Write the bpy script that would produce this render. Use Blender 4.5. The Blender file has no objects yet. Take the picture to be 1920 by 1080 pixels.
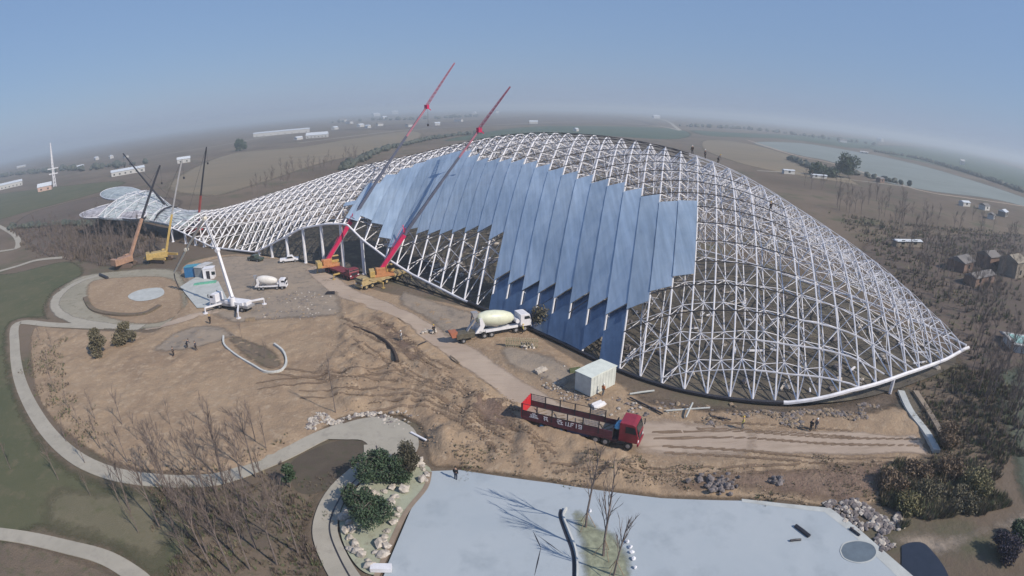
import bpy, bmesh, math, random
import numpy as np
from mathutils import Vector, Matrix, noise
C = bpy.context.scene
COL = C.collection
random.seed(7)
R = math.radians
# ---------------------------------------------------------------- camera
CAMH = 36.0
cd = bpy.data.cameras.new("camera"); cam = bpy.data.objects.new("camera", cd); COL.objects.link(cam)
C.camera = cam
cam.location = (0, 0, CAMH); cam.rotation_euler = (R(90-18.5), 0, 0)
cd.type = 'PANO'; cd.panorama_type = 'FISHEYE_LENS_POLYNOMIAL'      # wide drone lens, equidistant
cd.sensor_width = 36.0; cd.sensor_height = 20.25; cd.sensor_fit = 'HORIZONTAL'
cd.fisheye_fov = R(200)
cd.fisheye_polynomial_k0 = 0.0; cd.fisheye_polynomial_k1 = -1.0/(1050/1920*36)
cd.fisheye_polynomial_k2 = 0.0; cd.fisheye_polynomial_k3 = 0.0; cd.fisheye_polynomial_k4 = 0.0
cd.clip_start = 0.1; cd.clip_end = 40000
# ---------------------------------------------------------------- world, sun, exposure
SUN_AZ, SUN_EL = 122.0, 40.0
w = bpy.data.worlds.new("World"); C.world = w; w.use_nodes = True
nt = w.node_tree; bg = nt.nodes['Background']
sky = nt.nodes.new('ShaderNodeTexSky'); sky.sky_type = 'NISHITA'; sky.sun_disc = False
sky.sun_elevation = R(SUN_EL); sky.sun_rotation = R(SUN_AZ)
sky.air_density = 1.3; sky.dust_density = .6; sky.ozone_density = 3.0; sky.altitude = 50
mx = nt.nodes.new('ShaderNodeMix'); mx.data_type = 'RGBA'; mx.inputs['Factor'].default_value = .72
mx.inputs[7].default_value = (2.15, 3.45, 6.2, 1)                      # thin even blue air over the whole sky
nt.links.new(sky.outputs[0], mx.inputs[6]); nt.links.new(mx.outputs[2], bg.inputs[0]); bg.inputs[1].default_value = 0.085
sd = bpy.data.lights.new("sun", 'SUN'); sd.energy = 4.3; sd.angle = R(0.5); sd.color = (1, .90, .76)
sun = bpy.data.objects.new("sun", sd); COL.objects.link(sun)
d = Vector((math.sin(R(SUN_AZ))*math.cos(R(SUN_EL)), math.cos(R(SUN_AZ))*math.cos(R(SUN_EL)), math.sin(R(SUN_EL))))
sun.rotation_euler = d.to_track_quat('Z', 'Y').to_euler(); sun.location = (60, -60, 120)
C.view_settings.view_transform = 'Standard'; C.view_settings.look = 'None'
C.view_settings.exposure = 0.16; C.view_settings.gamma = 1.0
C.cycles.use_denoising = True; C.cycles.max_bounces = 5; C.cycles.volume_bounces = 0
C.cycles.sample_clamp_indirect = 6

# ---------------------------------------------------------------- helpers
_F, _P = 1050.0, R(18.5)
def G(px, py, z=0.0):
    """plan position (metres) of a surveyed ground point"""
    dx, dy = px-960, 540-py; r = math.hypot(dx, dy) or 1e-6; th = r/_F
    u, v, w_ = dx/r*math.sin(th), dy/r*math.sin(th), math.cos(th)
    X, Y, Z = u, w_*math.cos(_P)+v*math.sin(_P), -w_*math.sin(_P)+v*math.cos(_P)
    if Z > -0.003: Z = -0.003
    t = (z-CAMH)/Z
    return Vector((X*t, Y*t, z))
def head(a, b):                      # heading (rotation z of local +x) from point a to b
    return math.atan2(b.y-a.y, b.x-a.x)

MATS = {}
def mat(name, col, rough=.8, metal=0., var=0., scale=1., bump=0., bscale=4., col2=None, detail=6, coat=0., spec=None):
    if name in MATS: return MATS[name]
    m = bpy.data.materials.new(name); m.use_nodes = True; t = m.node_tree
    p = t.nodes['Principled BSDF']
    p.inputs['Roughness'].default_value = rough; p.inputs['Metallic'].default_value = metal
    if coat: p.inputs['Coat Weight'].default_value = coat
    if spec is not None: p.inputs['Specular IOR Level'].default_value = spec
    c = (*col, 1)
    tc_ = t.nodes.new('ShaderNodeTexCoord')
    n = t.nodes.new('ShaderNodeTexNoise'); n.inputs['Scale'].default_value = scale; n.inputs['Detail'].default_value = detail
    n.inputs['Roughness'].default_value = .65
    t.links.new(tc_.outputs['Object'], n.inputs['Vector'])
    r = t.nodes.new('ShaderNodeValToRGB'); r.color_ramp.elements[0].position = .35; r.color_ramp.elements[1].position = .65
    if col2 is None:
        v = var or .12
        r.color_ramp.elements[0].color = (*[x*(1-v) for x in col], 1); r.color_ramp.elements[1].color = (*[min(1, x*(1+v)) for x in col], 1)
    else:
        r.color_ramp.elements[0].color = c; r.color_ramp.elements[1].color = (*col2, 1)
    t.links.new(n.outputs[0], r.inputs[0]); t.links.new(r.outputs[0], p.inputs['Base Color'])
    if bump:
        n2 = t.nodes.new('ShaderNodeTexNoise'); n2.inputs['Scale'].default_value = bscale; n2.inputs['Detail'].default_value = 5
        t.links.new(tc_.outputs['Object'], n2.inputs['Vector'])
        b = t.nodes.new('ShaderNodeBump'); b.inputs['Distance'].default_value = bump; b.inputs['Strength'].default_value = 1
        t.links.new(n2.outputs[0], b.inputs['Height']); t.links.new(b.outputs[0], p.inputs['Normal'])
    MATS[name] = m; return m

def soilmat(name, a, b, c, s1, s2, bump, bs, stretch=(1, 1), rot=0.):
    """three colours mixed by a broad and a fine noise"""
    if name in MATS: return MATS[name]
    m = bpy.data.materials.new(name); m.use_nodes = True; t = m.node_tree; L = t.links.new
    p = t.nodes['Principled BSDF']; p.inputs['Roughness'].default_value = .95; p.inputs['Specular IOR Level'].default_value = .15
    tc_ = t.nodes.new('ShaderNodeTexCoord'); mp = t.nodes.new('ShaderNodeMapping')
    mp.inputs['Scale'].default_value = (stretch[0], stretch[1], 1); mp.inputs['Rotation'].default_value = (0, 0, rot)
    L(tc_.outputs['Object'], mp.inputs['Vector'])
    def nz(sc, v, det=6, dist=0.):
        n = t.nodes.new('ShaderNodeTexNoise'); n.inputs['Scale'].default_value = sc; n.inputs['Detail'].default_value = det
        n.inputs['Roughness'].default_value = .68; n.inputs['Distortion'].default_value = dist; L(v, n.inputs['Vector']); return n.outputs[0]
    def ramp(x, lo, hi):
        r = t.nodes.new('ShaderNodeMapRange'); r.inputs['From Min'].default_value = lo; r.inputs['From Max'].default_value = hi; L(x, r.inputs['Value']); return r.outputs[0]
    def mix(f, x, y):
        q = t.nodes.new('ShaderNodeMix'); q.data_type = 'RGBA'; L(f, q.inputs['Factor'])
        for i, v in ((6, x), (7, y)):
            if isinstance(v, tuple): q.inputs[i].default_value = (*v, 1)
            else: L(v, q.inputs[i])
        return q.outputs[2]
    o = tc_.outputs['Object']; mo = mp.outputs[0]
    c1 = mix(ramp(nz(s1, o, 8, .6), .38, .62), a, b)
    c2 = mix(ramp(nz(s2, mo, 6), .52, .7), c1, c)
    L(c2, p.inputs['Base Color'])
    bm_ = t.nodes.new('ShaderNodeBump'); bm_.inputs['Distance'].default_value = bump; L(nz(bs, mo, 6), bm_.inputs['Height']); L(bm_.outputs[0], p.inputs['Normal'])
    MATS[name] = m; return m

def tag(o, label=None, cat=None, group=None, kind=None):
    if label: o['label'] = label
    if cat: o['category'] = cat
    if group: o['group'] = group
    if kind: o['kind'] = kind
    return o
def empty(name, loc=(0, 0, 0), rz=0., label=None, cat=None, group=None):
    o = bpy.data.objects.new(name, None); COL.objects.link(o); o.location = loc; o.rotation_euler = (0, 0, rz); o.empty_display_size = .5
    return tag(o, label, cat, group)
def kids(o): return [c for c in bpy.data.objects if c.parent == o]
def copy_tree(o, parent=None, ch=None):
    if ch is None:
        ch = {}
        for q in bpy.data.objects:
            if q.parent: ch.setdefault(q.parent.name, []).append(q)
    c = o.copy(); COL.objects.link(c); c.parent = parent
    for k in ch.get(o.name, []): copy_tree(k, c, ch)
    return c

class MB:
    def __init__(s): s.v = []; s.f = []; s.m = []
    def add(s, vs, fs, mi=0):
        n = len(s.v); s.v += [tuple(x) for x in vs]; s.f += [tuple(n+i for i in f) for f in fs]; s.m += [mi]*len(fs); return s
    def box(s, x0, x1, y0, y1, z0, z1, mi=0, M=None):
        vs = [Vector((x, y, z)) for z in (z0, z1) for x, y in ((x0, y0), (x1, y0), (x1, y1), (x0, y1))]
        if M: vs = [M @ q for q in vs]
        return s.add(vs, [(3, 2, 1, 0), (4, 5, 6, 7), (0, 1, 5, 4), (1, 2, 6, 5), (2, 3, 7, 6), (3, 0, 4, 7)], mi)
    def prism(s, prof, y0, y1, mi=0):            # profile in x,z swept along y
        n = len(prof); vs = [(x, y0, z) for x, z in prof]+[(x, y1, z) for x, z in prof]
        fs = [tuple(range(n)), tuple(range(2*n-1, n-1, -1))]+[(i, i+n, (i+1) % n+n, (i+1) % n) for i in range(n)]
        return s.add(vs, fs, mi)
    def tube(s, a, b, r, r2=None, n=4, mi=0, cap=True):
        a, b = Vector(a), Vector(b); dd = b-a
        if dd.length < 1e-5: return s
        r2 = r if r2 is None else r2
        q = dd.to_track_quat('Z', 'Y'); vs = []
        for c, rr in ((a, r), (b, r2)):
            for k in range(n):
                an = 2*math.pi*(k+.5)/n; vs.append(c+q @ Vector((rr*math.cos(an), rr*math.sin(an), 0)))
        fs = [(k, (k+1) % n, n+(k+1) % n, n+k) for k in range(n)]
        if cap: fs += [tuple(range(n-1, -1, -1)), tuple(range(n, 2*n))]
        return s.add(vs, fs, mi)
    def path(s, pts, r, n=4, mi=0, r2=None):
        k = len(pts)-1
        for i in range(k):
            a = r if r2 is None else r+(r2-r)*i/k; b = r if r2 is None else r+(r2-r)*(i+1)/k
            s.tube(pts[i], pts[i+1], a, b, n, mi)
        return s
    def cyl(s, c, axis, r, h, n=14, mi=0):       # centred cylinder along axis
        c = Vector(c); ax = Vector(axis).normalized()*h/2; return s.tube(c-ax, c+ax, r, r, n, mi)
    def lathe(s, a, axis, prof, n=20, mi=0):      # prof: (distance, radius)
        a = Vector(a); q = Vector(axis).normalized().to_track_quat('Z', 'Y'); vs = []
        for dd, r in prof:
            for k in range(n):
                an = 2*math.pi*k/n; vs.append(a+q @ Vector((r*math.cos(an), r*math.sin(an), dd)))
        fs = [(i*n+k, i*n+(k+1) % n, (i+1)*n+(k+1) % n, (i+1)*n+k) for i in range(len(prof)-1) for k in range(n)]
        fs += [tuple(range(n-1, -1, -1)), tuple(range((len(prof)-1)*n, len(prof)*n))]
        return s.add(vs, fs, mi)
    def rock(s, c, r, seed=0, mi=0, flat=.7):
        rn = random.Random(seed); c = Vector(c); vs = []; t = (1+5**.5)/2
        base = [(-1, t, 0), (1, t, 0), (-1, -t, 0), (1, -t, 0), (0, -1, t), (0, 1, t), (0, -1, -t), (0, 1, -t), (t, 0, -1), (t, 0, 1), (-t, 0, -1), (-t, 0, 1)]
        fs = [(0, 11, 5), (0, 5, 1), (0, 1, 7), (0, 7, 10), (0, 10, 11), (1, 5, 9), (5, 11, 4), (11, 10, 2), (10, 7, 6), (7, 1, 8), (3, 9, 4), (3, 4, 2), (3, 2, 6), (3, 6, 8), (3, 8, 9), (4, 9, 5), (2, 4, 11), (6, 2, 10), (8, 6, 7), (9, 8, 1)]
        sx, sy = rn.uniform(.8, 1.3), rn.uniform(.8, 1.3)
        for b in base:
            q = Vector(b).normalized()*r*rn.uniform(.7, 1.2); vs.append(c+Vector((q.x*sx, q.y*sy, q.z*flat)))
        return s.add(vs, fs, mi)
    def build(s, name, mats, parent=None, smooth=False, bevel=0.):
        me = bpy.data.meshes.new(name); me.from_pydata(s.v, [], s.f); 
        for m in (mats if isinstance(mats, (list, tuple)) else [mats]): me.materials.append(m)
        me.polygons.foreach_set('material_index', s.m)
        if smooth: me.polygons.foreach_set('use_smooth', [True]*len(s.f))
        me.update(); o = bpy.data.objects.new(name, me); COL.objects.link(o); o.parent = parent
        if bevel:
            b = o.modifiers.new('bevel', 'BEVEL'); b.width = bevel; b.segments = 2; b.limit_method = 'ANGLE'
        return o

def catmull(pts, k=6, closed=False):
    n = len(pts); out = []
    rng = range(n) if closed else range(n-1)
    g = (lambda i: pts[i % n]) if closed else (lambda i: pts[max(0, min(n-1, i))])
    for i in rng:
        p0, p1, p2, p3 = g(i-1), g(i), g(i+1), g(i+2)
        for j in range(k):
            t = j/k; out.append(.5*((2*p1)+(p2-p0)*t+(2*p0-5*p1+4*p2-p3)*t*t+(3*p1-p0-3*p2+p3)*t**3))
    if not closed: out.append(pts[-1])
    return out
def crisp(name, pix, z, m, smooth=True, kind='structure', k=6, label=None, cat=None):
    pts = [G(*p) for p in pix]
    if smooth: pts = catmull(pts, k, True)
    bm = bmesh.new(); vs = [bm.verts.new((p.x, p.y, z)) for p in pts]
    f = bm.faces.new(vs); bmesh.ops.triangulate(bm, faces=[f])
    for f in bm.faces:
        f.normal_update()
        if f.normal.z < 0: f.normal_flip()
    me = bpy.data.meshes.new(name); bm.to_mesh(me); bm.free(); me.materials.append(m)
    o = bpy.data.objects.new(name, me); COL.objects.link(o)
    return tag(o, label, cat, None, kind)
def grid_in(P, step):
    """numpy grid over polygon P: points, inside flag, distance to the outline"""
    P = np.array([(p.x, p.y) for p in P]); lo, hi = P.min(0), P.max(0)
    xs = np.arange(lo[0]-step, hi[0]+2*step, step); ys = np.arange(lo[1]-step, hi[1]+2*step, step)
    X, Y = np.meshgrid(xs, ys, indexing='ij'); ins = np.zeros(X.shape, bool); dm = np.full(X.shape, 1e18)
    for (x1, y1), (x2, y2) in zip(P, np.roll(P, -1, 0)):
        if y1 != y2: ins ^= ((y1 > Y) != (y2 > Y)) & (X < (x2-x1)*(Y-y1)/(y2-y1)+x1)
        L2 = (x2-x1)**2+(y2-y1)**2+1e-12; t = np.clip(((X-x1)*(x2-x1)+(Y-y1)*(y2-y1))/L2, 0, 1)
        dm = np.minimum(dm, (X-x1-t*(x2-x1))**2+(Y-y1-t*(y2-y1))**2)
    return X, Y, ins, np.sqrt(dm)
def grid_mesh(name, X, Y, Z, edge, keep, m):
    idx = np.full(X.shape, -1); n = int(keep.sum()); idx[keep] = np.arange(n)
    v = np.stack([X[keep], Y[keep], Z[keep]], 1)
    a, b, c, d = idx[:-1, :-1], idx[1:, :-1], idx[1:, 1:], idx[:-1, 1:]
    ok = (a >= 0) & (b >= 0) & (c >= 0) & (d >= 0)
    f = np.stack([a[ok], b[ok], c[ok], d[ok]], 1)
    me = bpy.data.meshes.new(name); me.from_pydata(v.tolist(), [], f.tolist()); me.materials.append(m)
    me.polygons.foreach_set('use_smooth', [True]*len(f))
    at = me.attributes.new('edge', 'FLOAT', 'POINT'); at.data.foreach_set('value', edge[keep].astype(np.float32))
    o = bpy.data.objects.new(name, me); COL.objects.link(o); return o
def softmat(m):
    """the same material with a ragged, worn edge driven by the mesh's distance to its outline"""
    k = m.name+'_ragged'
    if k in MATS: return MATS[k]
    q = m.copy(); q.name = k; t = q.node_tree; L = t.links.new
    at = t.nodes.new('ShaderNodeAttribute'); at.attribute_name = 'edge'
    tc_ = t.nodes.new('ShaderNodeTexCoord'); n = t.nodes.new('ShaderNodeTexNoise'); n.inputs['Scale'].default_value = .55; n.inputs['Detail'].default_value = 7
    n.inputs['Roughness'].default_value = .7
    L(tc_.outputs['Object'], n.inputs['Vector'])
    a = t.nodes.new('ShaderNodeMath'); a.operation = 'MULTIPLY_ADD'; L(n.outputs[0], a.inputs[0]); a.inputs[1].default_value = .9; L(at.outputs['Fac'], a.inputs[2])
    r = t.nodes.new('ShaderNodeMapRange'); r.inputs['From Min'].default_value = .68; r.inputs['From Max'].default_value = 1.15; L(a.outputs[0], r.inputs['Value'])
    L(r.outputs[0], t.nodes['Principled BSDF'].inputs['Alpha']); MATS[k] = q; return q
HT = None
def TZ(x, y):
    """height of the soil at a plan point"""
    if HT is None: return .06
    x0, y0, st_, A = HT; i, j = int((x-x0)/st_), int((y-y0)/st_)
    if 0 <= i < A.shape[0]-1 and 0 <= j < A.shape[1]-1: return float(A[i:i+2, j:j+2].mean())
    return .06
def sheet(name, pix, z, m, smooth=True, jitter=0., kind='structure', k=6, soft=None, **kw):
    if not jitter: return crisp(name, pix, z, m, smooth, kind, k, **kw)
    P = catmull([G(*p) for p in pix], k, True); ext = max(max(p.x for p in P)-min(p.x for p in P), max(p.y for p in P)-min(p.y for p in P))
    st_ = max(.55, ext/110); soft = soft or max(2.2*jitter+1.5, st_*2.5)
    X, Y, ins, D = grid_in(P, st_); keep = ins | (D < st_*1.5)
    E = np.where(ins, np.clip(D/soft, 0, 1), 0.); Z = np.full(X.shape, z)
    if z >= .29: Z = np.vectorize(TZ)(X, Y)+(z-.27)
    o = grid_mesh(name, X, Y, Z, E, keep, softmat(m)); return tag(o, None, None, None, kind)
def soft_ribbon(name, pix, width, z, m, rj=.3):
    pts = catmull([G(*p) for p in pix], 6); A, B = [], []
    for i, p in enumerate(pts):
        a = pts[max(0, i-1)]; c = pts[min(len(pts)-1, i+1)]; dd = (c-a).normalized(); n = Vector((-dd.y, dd.x, 0))
        wd = width*(1+rj*noise.noise(p*.2)); A.append(p+n*wd/2); B.append(p-n*wd/2)
    P = A+B[::-1]; g_ = .55 if width > 2 else .3; X, Y, ins, D = grid_in(P, g_); keep = ins | (D < g_*1.4)
    E = np.where(ins, np.clip(D/min(1.3, width*.28), 0, 1), 0.); Z = np.vectorize(TZ)(X, Y)+z
    return tag(grid_mesh(name, X, Y, Z, E, keep, softmat(m)), None, None, None, 'structure')
def ribbon(name, pix, width, z, m, kerb=0., kind='structure', label=None, cat=None, rj=0.):
    pts = catmull([G(*p) for p in pix], 8)
    b = MB(); L = []
    for i, p in enumerate(pts):
        a = pts[max(0, i-1)]; c = pts[min(len(pts)-1, i+1)]; dd = (c-a).normalized(); n = Vector((-dd.y, dd.x, 0))
        wd = width*(1+rj*noise.noise(p*.2)); L.append((p+n*wd/2, p-n*wd/2))
    h = kerb or .01
    for (a, c), (e, f) in zip(L, L[1:]):
        vs = [(q.x, q.y, zz) for zz in (z-h, z) for q in (a, c, f, e)]
        b.add(vs, [(4, 5, 6, 7), (0, 1, 5, 4), (2, 3, 7, 6)][:3] + [(1, 2, 6, 5), (3, 0, 4, 7)])
    o = b.build(name, m); return tag(o, label, cat, None, kind)
def inside(x, y, P):
    c = False
    for i in range(len(P)):
        a, b = P[i], P[i-1]
        if (a.y > y) != (b.y > y) and x < (b.x-a.x)*(y-a.y)/(b.y-a.y)+a.x: c = not c
    return c
# ---------------------------------------------------------------- materials
white = mat('white_paint', (.60, .60, .65), .5, 0, .06, .7, 0, 4, (.76, .76, .80))
darkst = mat('dark_steel', (.035, .035, .045), .5, .2)
greyst = mat('grey_steel', (.32, .32, .34), .5, .3)
rubber = mat('tyre_rubber', (.02, .02, .022), .85)
winm = mat('window_glass', (.02, .025, .03), .08, 0, .1)
red = mat('red_paint', (.42, .02, .035), .4, 0, .15, 2, coat=.3)
maroon = mat('dusty_maroon_paint', (.16, .025, .04), .55, 0, .25, 1.5)
yellow = mat('yellow_paint', (.42, .30, .11), .5, 0, .2, 2)
orange = mat('orange_paint', (.45, .2, .09), .5, 0, .2, 2)
salmon = mat('faded_orange_paint', (.33, .20, .14), .6, 0, .2, 1)
crim = mat('crimson_boom_paint', (.5, .015, .09), .45, 0, .12, 1)
cream = mat('cream_drum_paint', (.6, .62, .5), .4, 0, .08, 1.2)
blue = mat('blue_paint', (.03, .14, .32), .5, 0, .15, 2)
teal = mat('teal_paint', (.06, .25, .35), .5, 0, .15, 2)
skin = mat('skin', (.4, .25, .18), .6)
wood = mat('weathered_timber', (.26, .2, .14), .9, 0, .3, 3)
conc = mat('pale_concrete', (.40, .42, .42), .85, 0, .12, .6, .02, 8)
rockm = mat('pale_garden_stone', (.42, .38, .34), .9, 0, .3, 2, .05, 6)
rockd = mat('dark_rubble', (.16, .14, .14), .9, 0, .4, 2)
bark = mat('bare_bark', (.16, .13, .12), .9, 0, .25, 2)
twig = mat('bare_twigs', (.14, .11, .10), .9, 0, .25, 2)
# ================================================================ SETTING
def mkground():
    b = MB(); N = 48; rings = [0, 60, 140, 260, 450, 800, 1400, 2500, 4500, 9500]
    b.v.append((0, 0, 0))
    for r in rings[1:]:
        for k in range(N):
            an = 2*math.pi*k/N; b.v.append((r*math.cos(an), r*math.sin(an), 0))
    for k in range(N): b.f.append((0, 1+k, 1+(k+1) % N)); b.m.append(0)
    for i in range(len(rings)-2):
        for k in range(N):
            a = 1+i*N+k; c = 1+i*N+(k+1) % N; b.f.append((a, a+N, c+N, c)); b.m.append(0)
    return b
gm = soilmat('field_earth', (.115, .09, .07), (.165, .13, .10), (.085, .09, .055), .012, .05, .25, .6)
tag(mkground().build('ground', gm), kind='structure')
lawnm = soilmat('lawn_grass', (.078, .088, .052), (.105, .105, .064), (.135, .12, .08), .05, .35, .06, 6)
lawn2m = soilmat('dry_grass', (.135, .125, .085), (.17, .15, .105), (.11, .11, .065), .08, .5, .06, 5)
soilm = soilmat('bare_soil', (.33, .245, .17), (.255, .185, .13), (.385, .30, .22), .09, .9, .22, 1.6, (1, 1), 0)
trackm = soilmat('packed_dirt_road', (.40, .325, .265), (.35, .28, .23), (.29, .23, .18), .12, .6, .07, 2.5, (.25, 1.6), R(35))
greym = soilmat('grey_work_ground', (.235, .20, .17), (.30, .245, .195), (.16, .14, .125), .12, .5, .15, 2.0)
litterm = soilmat('leaf_litter_ground', (.13, .105, .085), (.18, .14, .105), (.10, .10, .06), .15, .9, .12, 4)
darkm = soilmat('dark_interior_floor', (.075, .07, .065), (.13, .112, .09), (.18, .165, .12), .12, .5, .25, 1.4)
pathm = soilmat('pale_paved_path', (.36, .335, .29), (.31, .29, .25), (.28, .26, .23), .2, .8, .01, 8)
plazam = soilmat('smooth_concrete_paving', (.33, .375, .42), (.37, .41, .45), (.29, .33, .37), .06, .2, .01, 3)
plazam.node_tree.nodes['Principled BSDF'].inputs['Roughness'].default_value = .55
palegm = soilmat('pale_green_gravel', (.34, .36, .28), (.30, .31, .24), (.24, .23, .18), .2, 1.2, .04, 6)
tanf = soilmat('tan_stubble_field', (.215, .175, .125), (.185, .155, .115), (.15, .135, .10), .01, .03, .1, .5, (.3, 2), R(20))
greenf = soilmat('dark_green_crop', (.055, .085, .06), (.075, .10, .07), (.05, .07, .05), .01, .03, .1, .5)
palef = soilmat('plastic_covered_field', (.21, .24, .235), (.18, .205, .20), (.25, .275, .27), .01, .06, .1, .5, (.2, 3), R(-60))
scrubm = soilmat('scrub_earth', (.10, .08, .07), (.135, .105, .09), (.10, .10, .06), .03, .3, .3, 1.2)

# far fields
sheet('field', [(300, 345), (420, 290), (560, 275), (640, 262), (760, 246), (800, 250), (770, 275), (640, 300), (500, 345), (380, 372)], .02, tanf, jitter=3)
sheet('field', [(830, 262), (960, 240), (1060, 236), (1250, 240), (1300, 250), (1260, 262), (1060, 252), (900, 262)], .02, greenf, jitter=3)
sheet('field', [(620, 245), (760, 232), (900, 224), (1100, 212), (1240, 232), (1100, 234), (960, 236), (800, 243)], .024, scrubm, jitter=3)
sheet('field', [(1405, 266), (1500, 268), (1600, 283), (1700, 303), (1800, 330), (1990, 395), (1990, 408), (1880, 378), (1760, 362), (1660, 343), (1600, 322), (1540, 300), (1480, 288)], .024, palef, jitter=2)
sheet('field', [(1640, 270), (1780, 280), (1960, 330), (2000, 372), (1900, 352), (1800, 326), (1720, 303), (1640, 287)], .03, greenf, jitter=2)
sheet('field', [(1290, 243), (1420, 250), (1640, 262), (1640, 280), (1480, 262), (1330, 256)], .028, greenf, jitter=2)
sheet('field', [(1320, 262), (1400, 268), (1500, 295), (1620, 345), (1560, 340), (1440, 320), (1360, 300), (1310, 278)], .02, tanf, jitter=2)
sheet('field', [(-60, 375), (150, 345), (240, 340), (190, 360), (60, 395), (-60, 420)], .02, lawnm, jitter=2)
sheet('field', [(60, 398), (200, 366), (340, 372), (300, 400), (120, 420), (20, 430)], .03, scrubm, jitter=2)
ribbon('road', [(1400, 262), (1480, 288), (1560, 306), (1640, 330), (1730, 358), (1820, 372), (1990, 398)], 4, .05, trackm)
ribbon('road', [(290, 292), (380, 278), (470, 262), (560, 244)], 5, .04, pathm)
ribbon('road', [(560, 268), (640, 258), (770, 243), (900, 236), (1120, 228), (1230, 236), (1275, 245)], 7, .04, pathm)
ribbon('road', [(1040, 216), (1140, 213), (1230, 222), (1275, 244)], 9, .05, pathm)
ribbon('road', [(1420, 320), (1500, 325), (1560, 333), (1700, 350)], 3, .05, pathm)
ribbon('road', [(-40, 520), (30, 500), (70, 488), (130, 482)], 3, .09, pathm)
ribbon('road', [(-60, 478), (10, 470), (34, 462), (26, 440), (-10, 420)], 3, .08, pathm)
# scrub belts
sheet('scrub_ground', [(20, 430), (120, 418), (230, 420), (300, 440), (300, 485), (215, 505), (130, 490), (70, 480), (40, 455)], .05, scrubm, jitter=2)
sheet('scrub_ground', [(1600, 470), (1700, 440), (1990, 450), (1990, 900), (1900, 880), (1830, 760), (1760, 650), (1690, 560)], .03, scrubm, jitter=2)
# near ground
sheet('lawn', [(-80, 530), (30, 510), (130, 488), (165, 510), (110, 545), (95, 585), (118, 606), (30, 603), (26, 680), (60, 770), (120, 850), (200, 895), (300, 907), (440, 905), (480, 930), (400, 1000), (330, 1110), (300, 1130), (200, 1050), (60, 1005), (-80, 985)], .05, lawnm, jitter=.8)
sheet('lawn', [(90, 905), (200, 905), (310, 915), (380, 960), (340, 1050), (320, 1120), (260, 1080), (150, 1030), (60, 990)], .07, lawn2m, jitter=1.5)
sheet('lawn', [(-80, 1000), (60, 1010), (200, 1050), (290, 1120), (-80, 1180)], .07, litterm, jitter=.5)
sheet('leaf_litter', [(290, 905), (440, 908), (545, 862), (610, 836), (690, 830), (700, 850), (640, 905), (600, 960), (592, 1010), (620, 1120), (320, 1120), (345, 1000), (300, 950)], .08, litterm, jitter=.6)
bedm = soilmat('planting_bed_soil', (.085, .07, .058), (.105, .088, .07), (.075, .075, .05), .2, 1, .05, 5)
sheet('planting_bed', [(548, 868), (600, 838), (650, 826), (690, 832), (697, 855), (655, 890), (600, 925), (555, 920)], .10, bedm)
SOIL = [(60, 618), (120, 615), (250, 622), (300, 615), (345, 560), (340, 500), (420, 478), (500, 480), (600, 488), (700, 540), (800, 560), (860, 572), (960, 600), (1050, 655), (1130, 700), (1230, 745), (1400, 768), (1560, 765), (1690, 760), (1740, 800), (1735, 850), (1700, 910), (1610, 965), (1560, 958), (1430, 942), (1240, 937), (1030, 908), (860, 884), (800, 872), (780, 800), (700, 780), (640, 790), (600, 815), (520, 860), (430, 892), (320, 892), (200, 868), (100, 795), (60, 720)]
soilP = catmull([G(*p) for p in SOIL], 5, True)
ROADP = [G(*p) for p in [(600, 505), (660, 560), (740, 600), (830, 670), (930, 740), (1010, 790), (1150, 850), (1250, 870), (1450, 860), (1740, 860), (1735, 810), (1450, 795), (1260, 775), (1150, 765), (1010, 720), (930, 680), (850, 620), (760, 560), (700, 535)]]
CHURN = [G(*p) for p in [(640, 590), (760, 590), (830, 660), (980, 770), (1180, 860), (1230, 925), (860, 880), (800, 860), (780, 800), (640, 760), (600, 700), (640, 650)]]
YARD = [G(*p) for p in [(420, 480), (640, 490), (660, 590), (500, 608), (420, 612), (340, 580), (340, 500)]]
def soil_relief():
    global HT
    st_ = .5; X, Y, ins, D = grid_in(soilP, st_); Z = np.full(X.shape, .06); E = np.clip(D/2.5, 0, 1)
    ca, sa = math.cos(.55), math.sin(.55)
    for i, j in zip(*np.nonzero(ins)):
        x, y = float(X[i, j]), float(Y[i, j]); v = Vector((x, y, 0))
        ch = 1.0 if inside(x, y, CHURN) else .3
        rd = .16 if inside(x, y, ROADP) else (.3 if inside(x, y, YARD) else 1.)
        h = .5+.5*noise.noise(Vector(((x*ca-y*sa)*.16, (x*sa+y*ca)*.85, 1)))
        h2 = abs(noise.noise(v*.8)); h3 = abs(noise.noise(v*.33+Vector((5, 2, 7))))
        Z[i, j] = .06+float(E[i, j])*rd*(ch*(1.15*h*h+1.1*h2+1.1*h3)+.12*(.5+.5*noise.noise(v*.1)))
    Zs = Z.copy(); Zs[1:-1, 1:-1] = (Z[1:-1, 1:-1]*2+Z[2:, 1:-1]+Z[:-2, 1:-1]+Z[1:-1, 2:]+Z[1:-1, :-2])/6
    HT = (float(X[0, 0]), float(Y[0, 0]), st_, Zs)
    Ed = np.where(ins, np.clip(D/1.2, 0, 1), 0.)
    return tag(grid_mesh('bare_soil', X, Y, Zs, Ed, ins | (D < .8), softmat(soilm)), kind='structure')
soil_relief()
Z1 = .16
soft_ribbon('dirt_road', [(585, 500), (640, 545), (700, 570), (770, 600), (830, 640), (890, 680), (960, 728), (1010, 762), (1090, 800), (1190, 822), (1300, 826), (1450, 830), (1600, 832), (1735, 835)], 5.6, .035, trackm)
ruts = soilmat('rutted_damp_earth', (.17, .12, .085), (.22, .16, .115), (.13, .095, .07), .3, 1.2, .12, 3)
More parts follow.
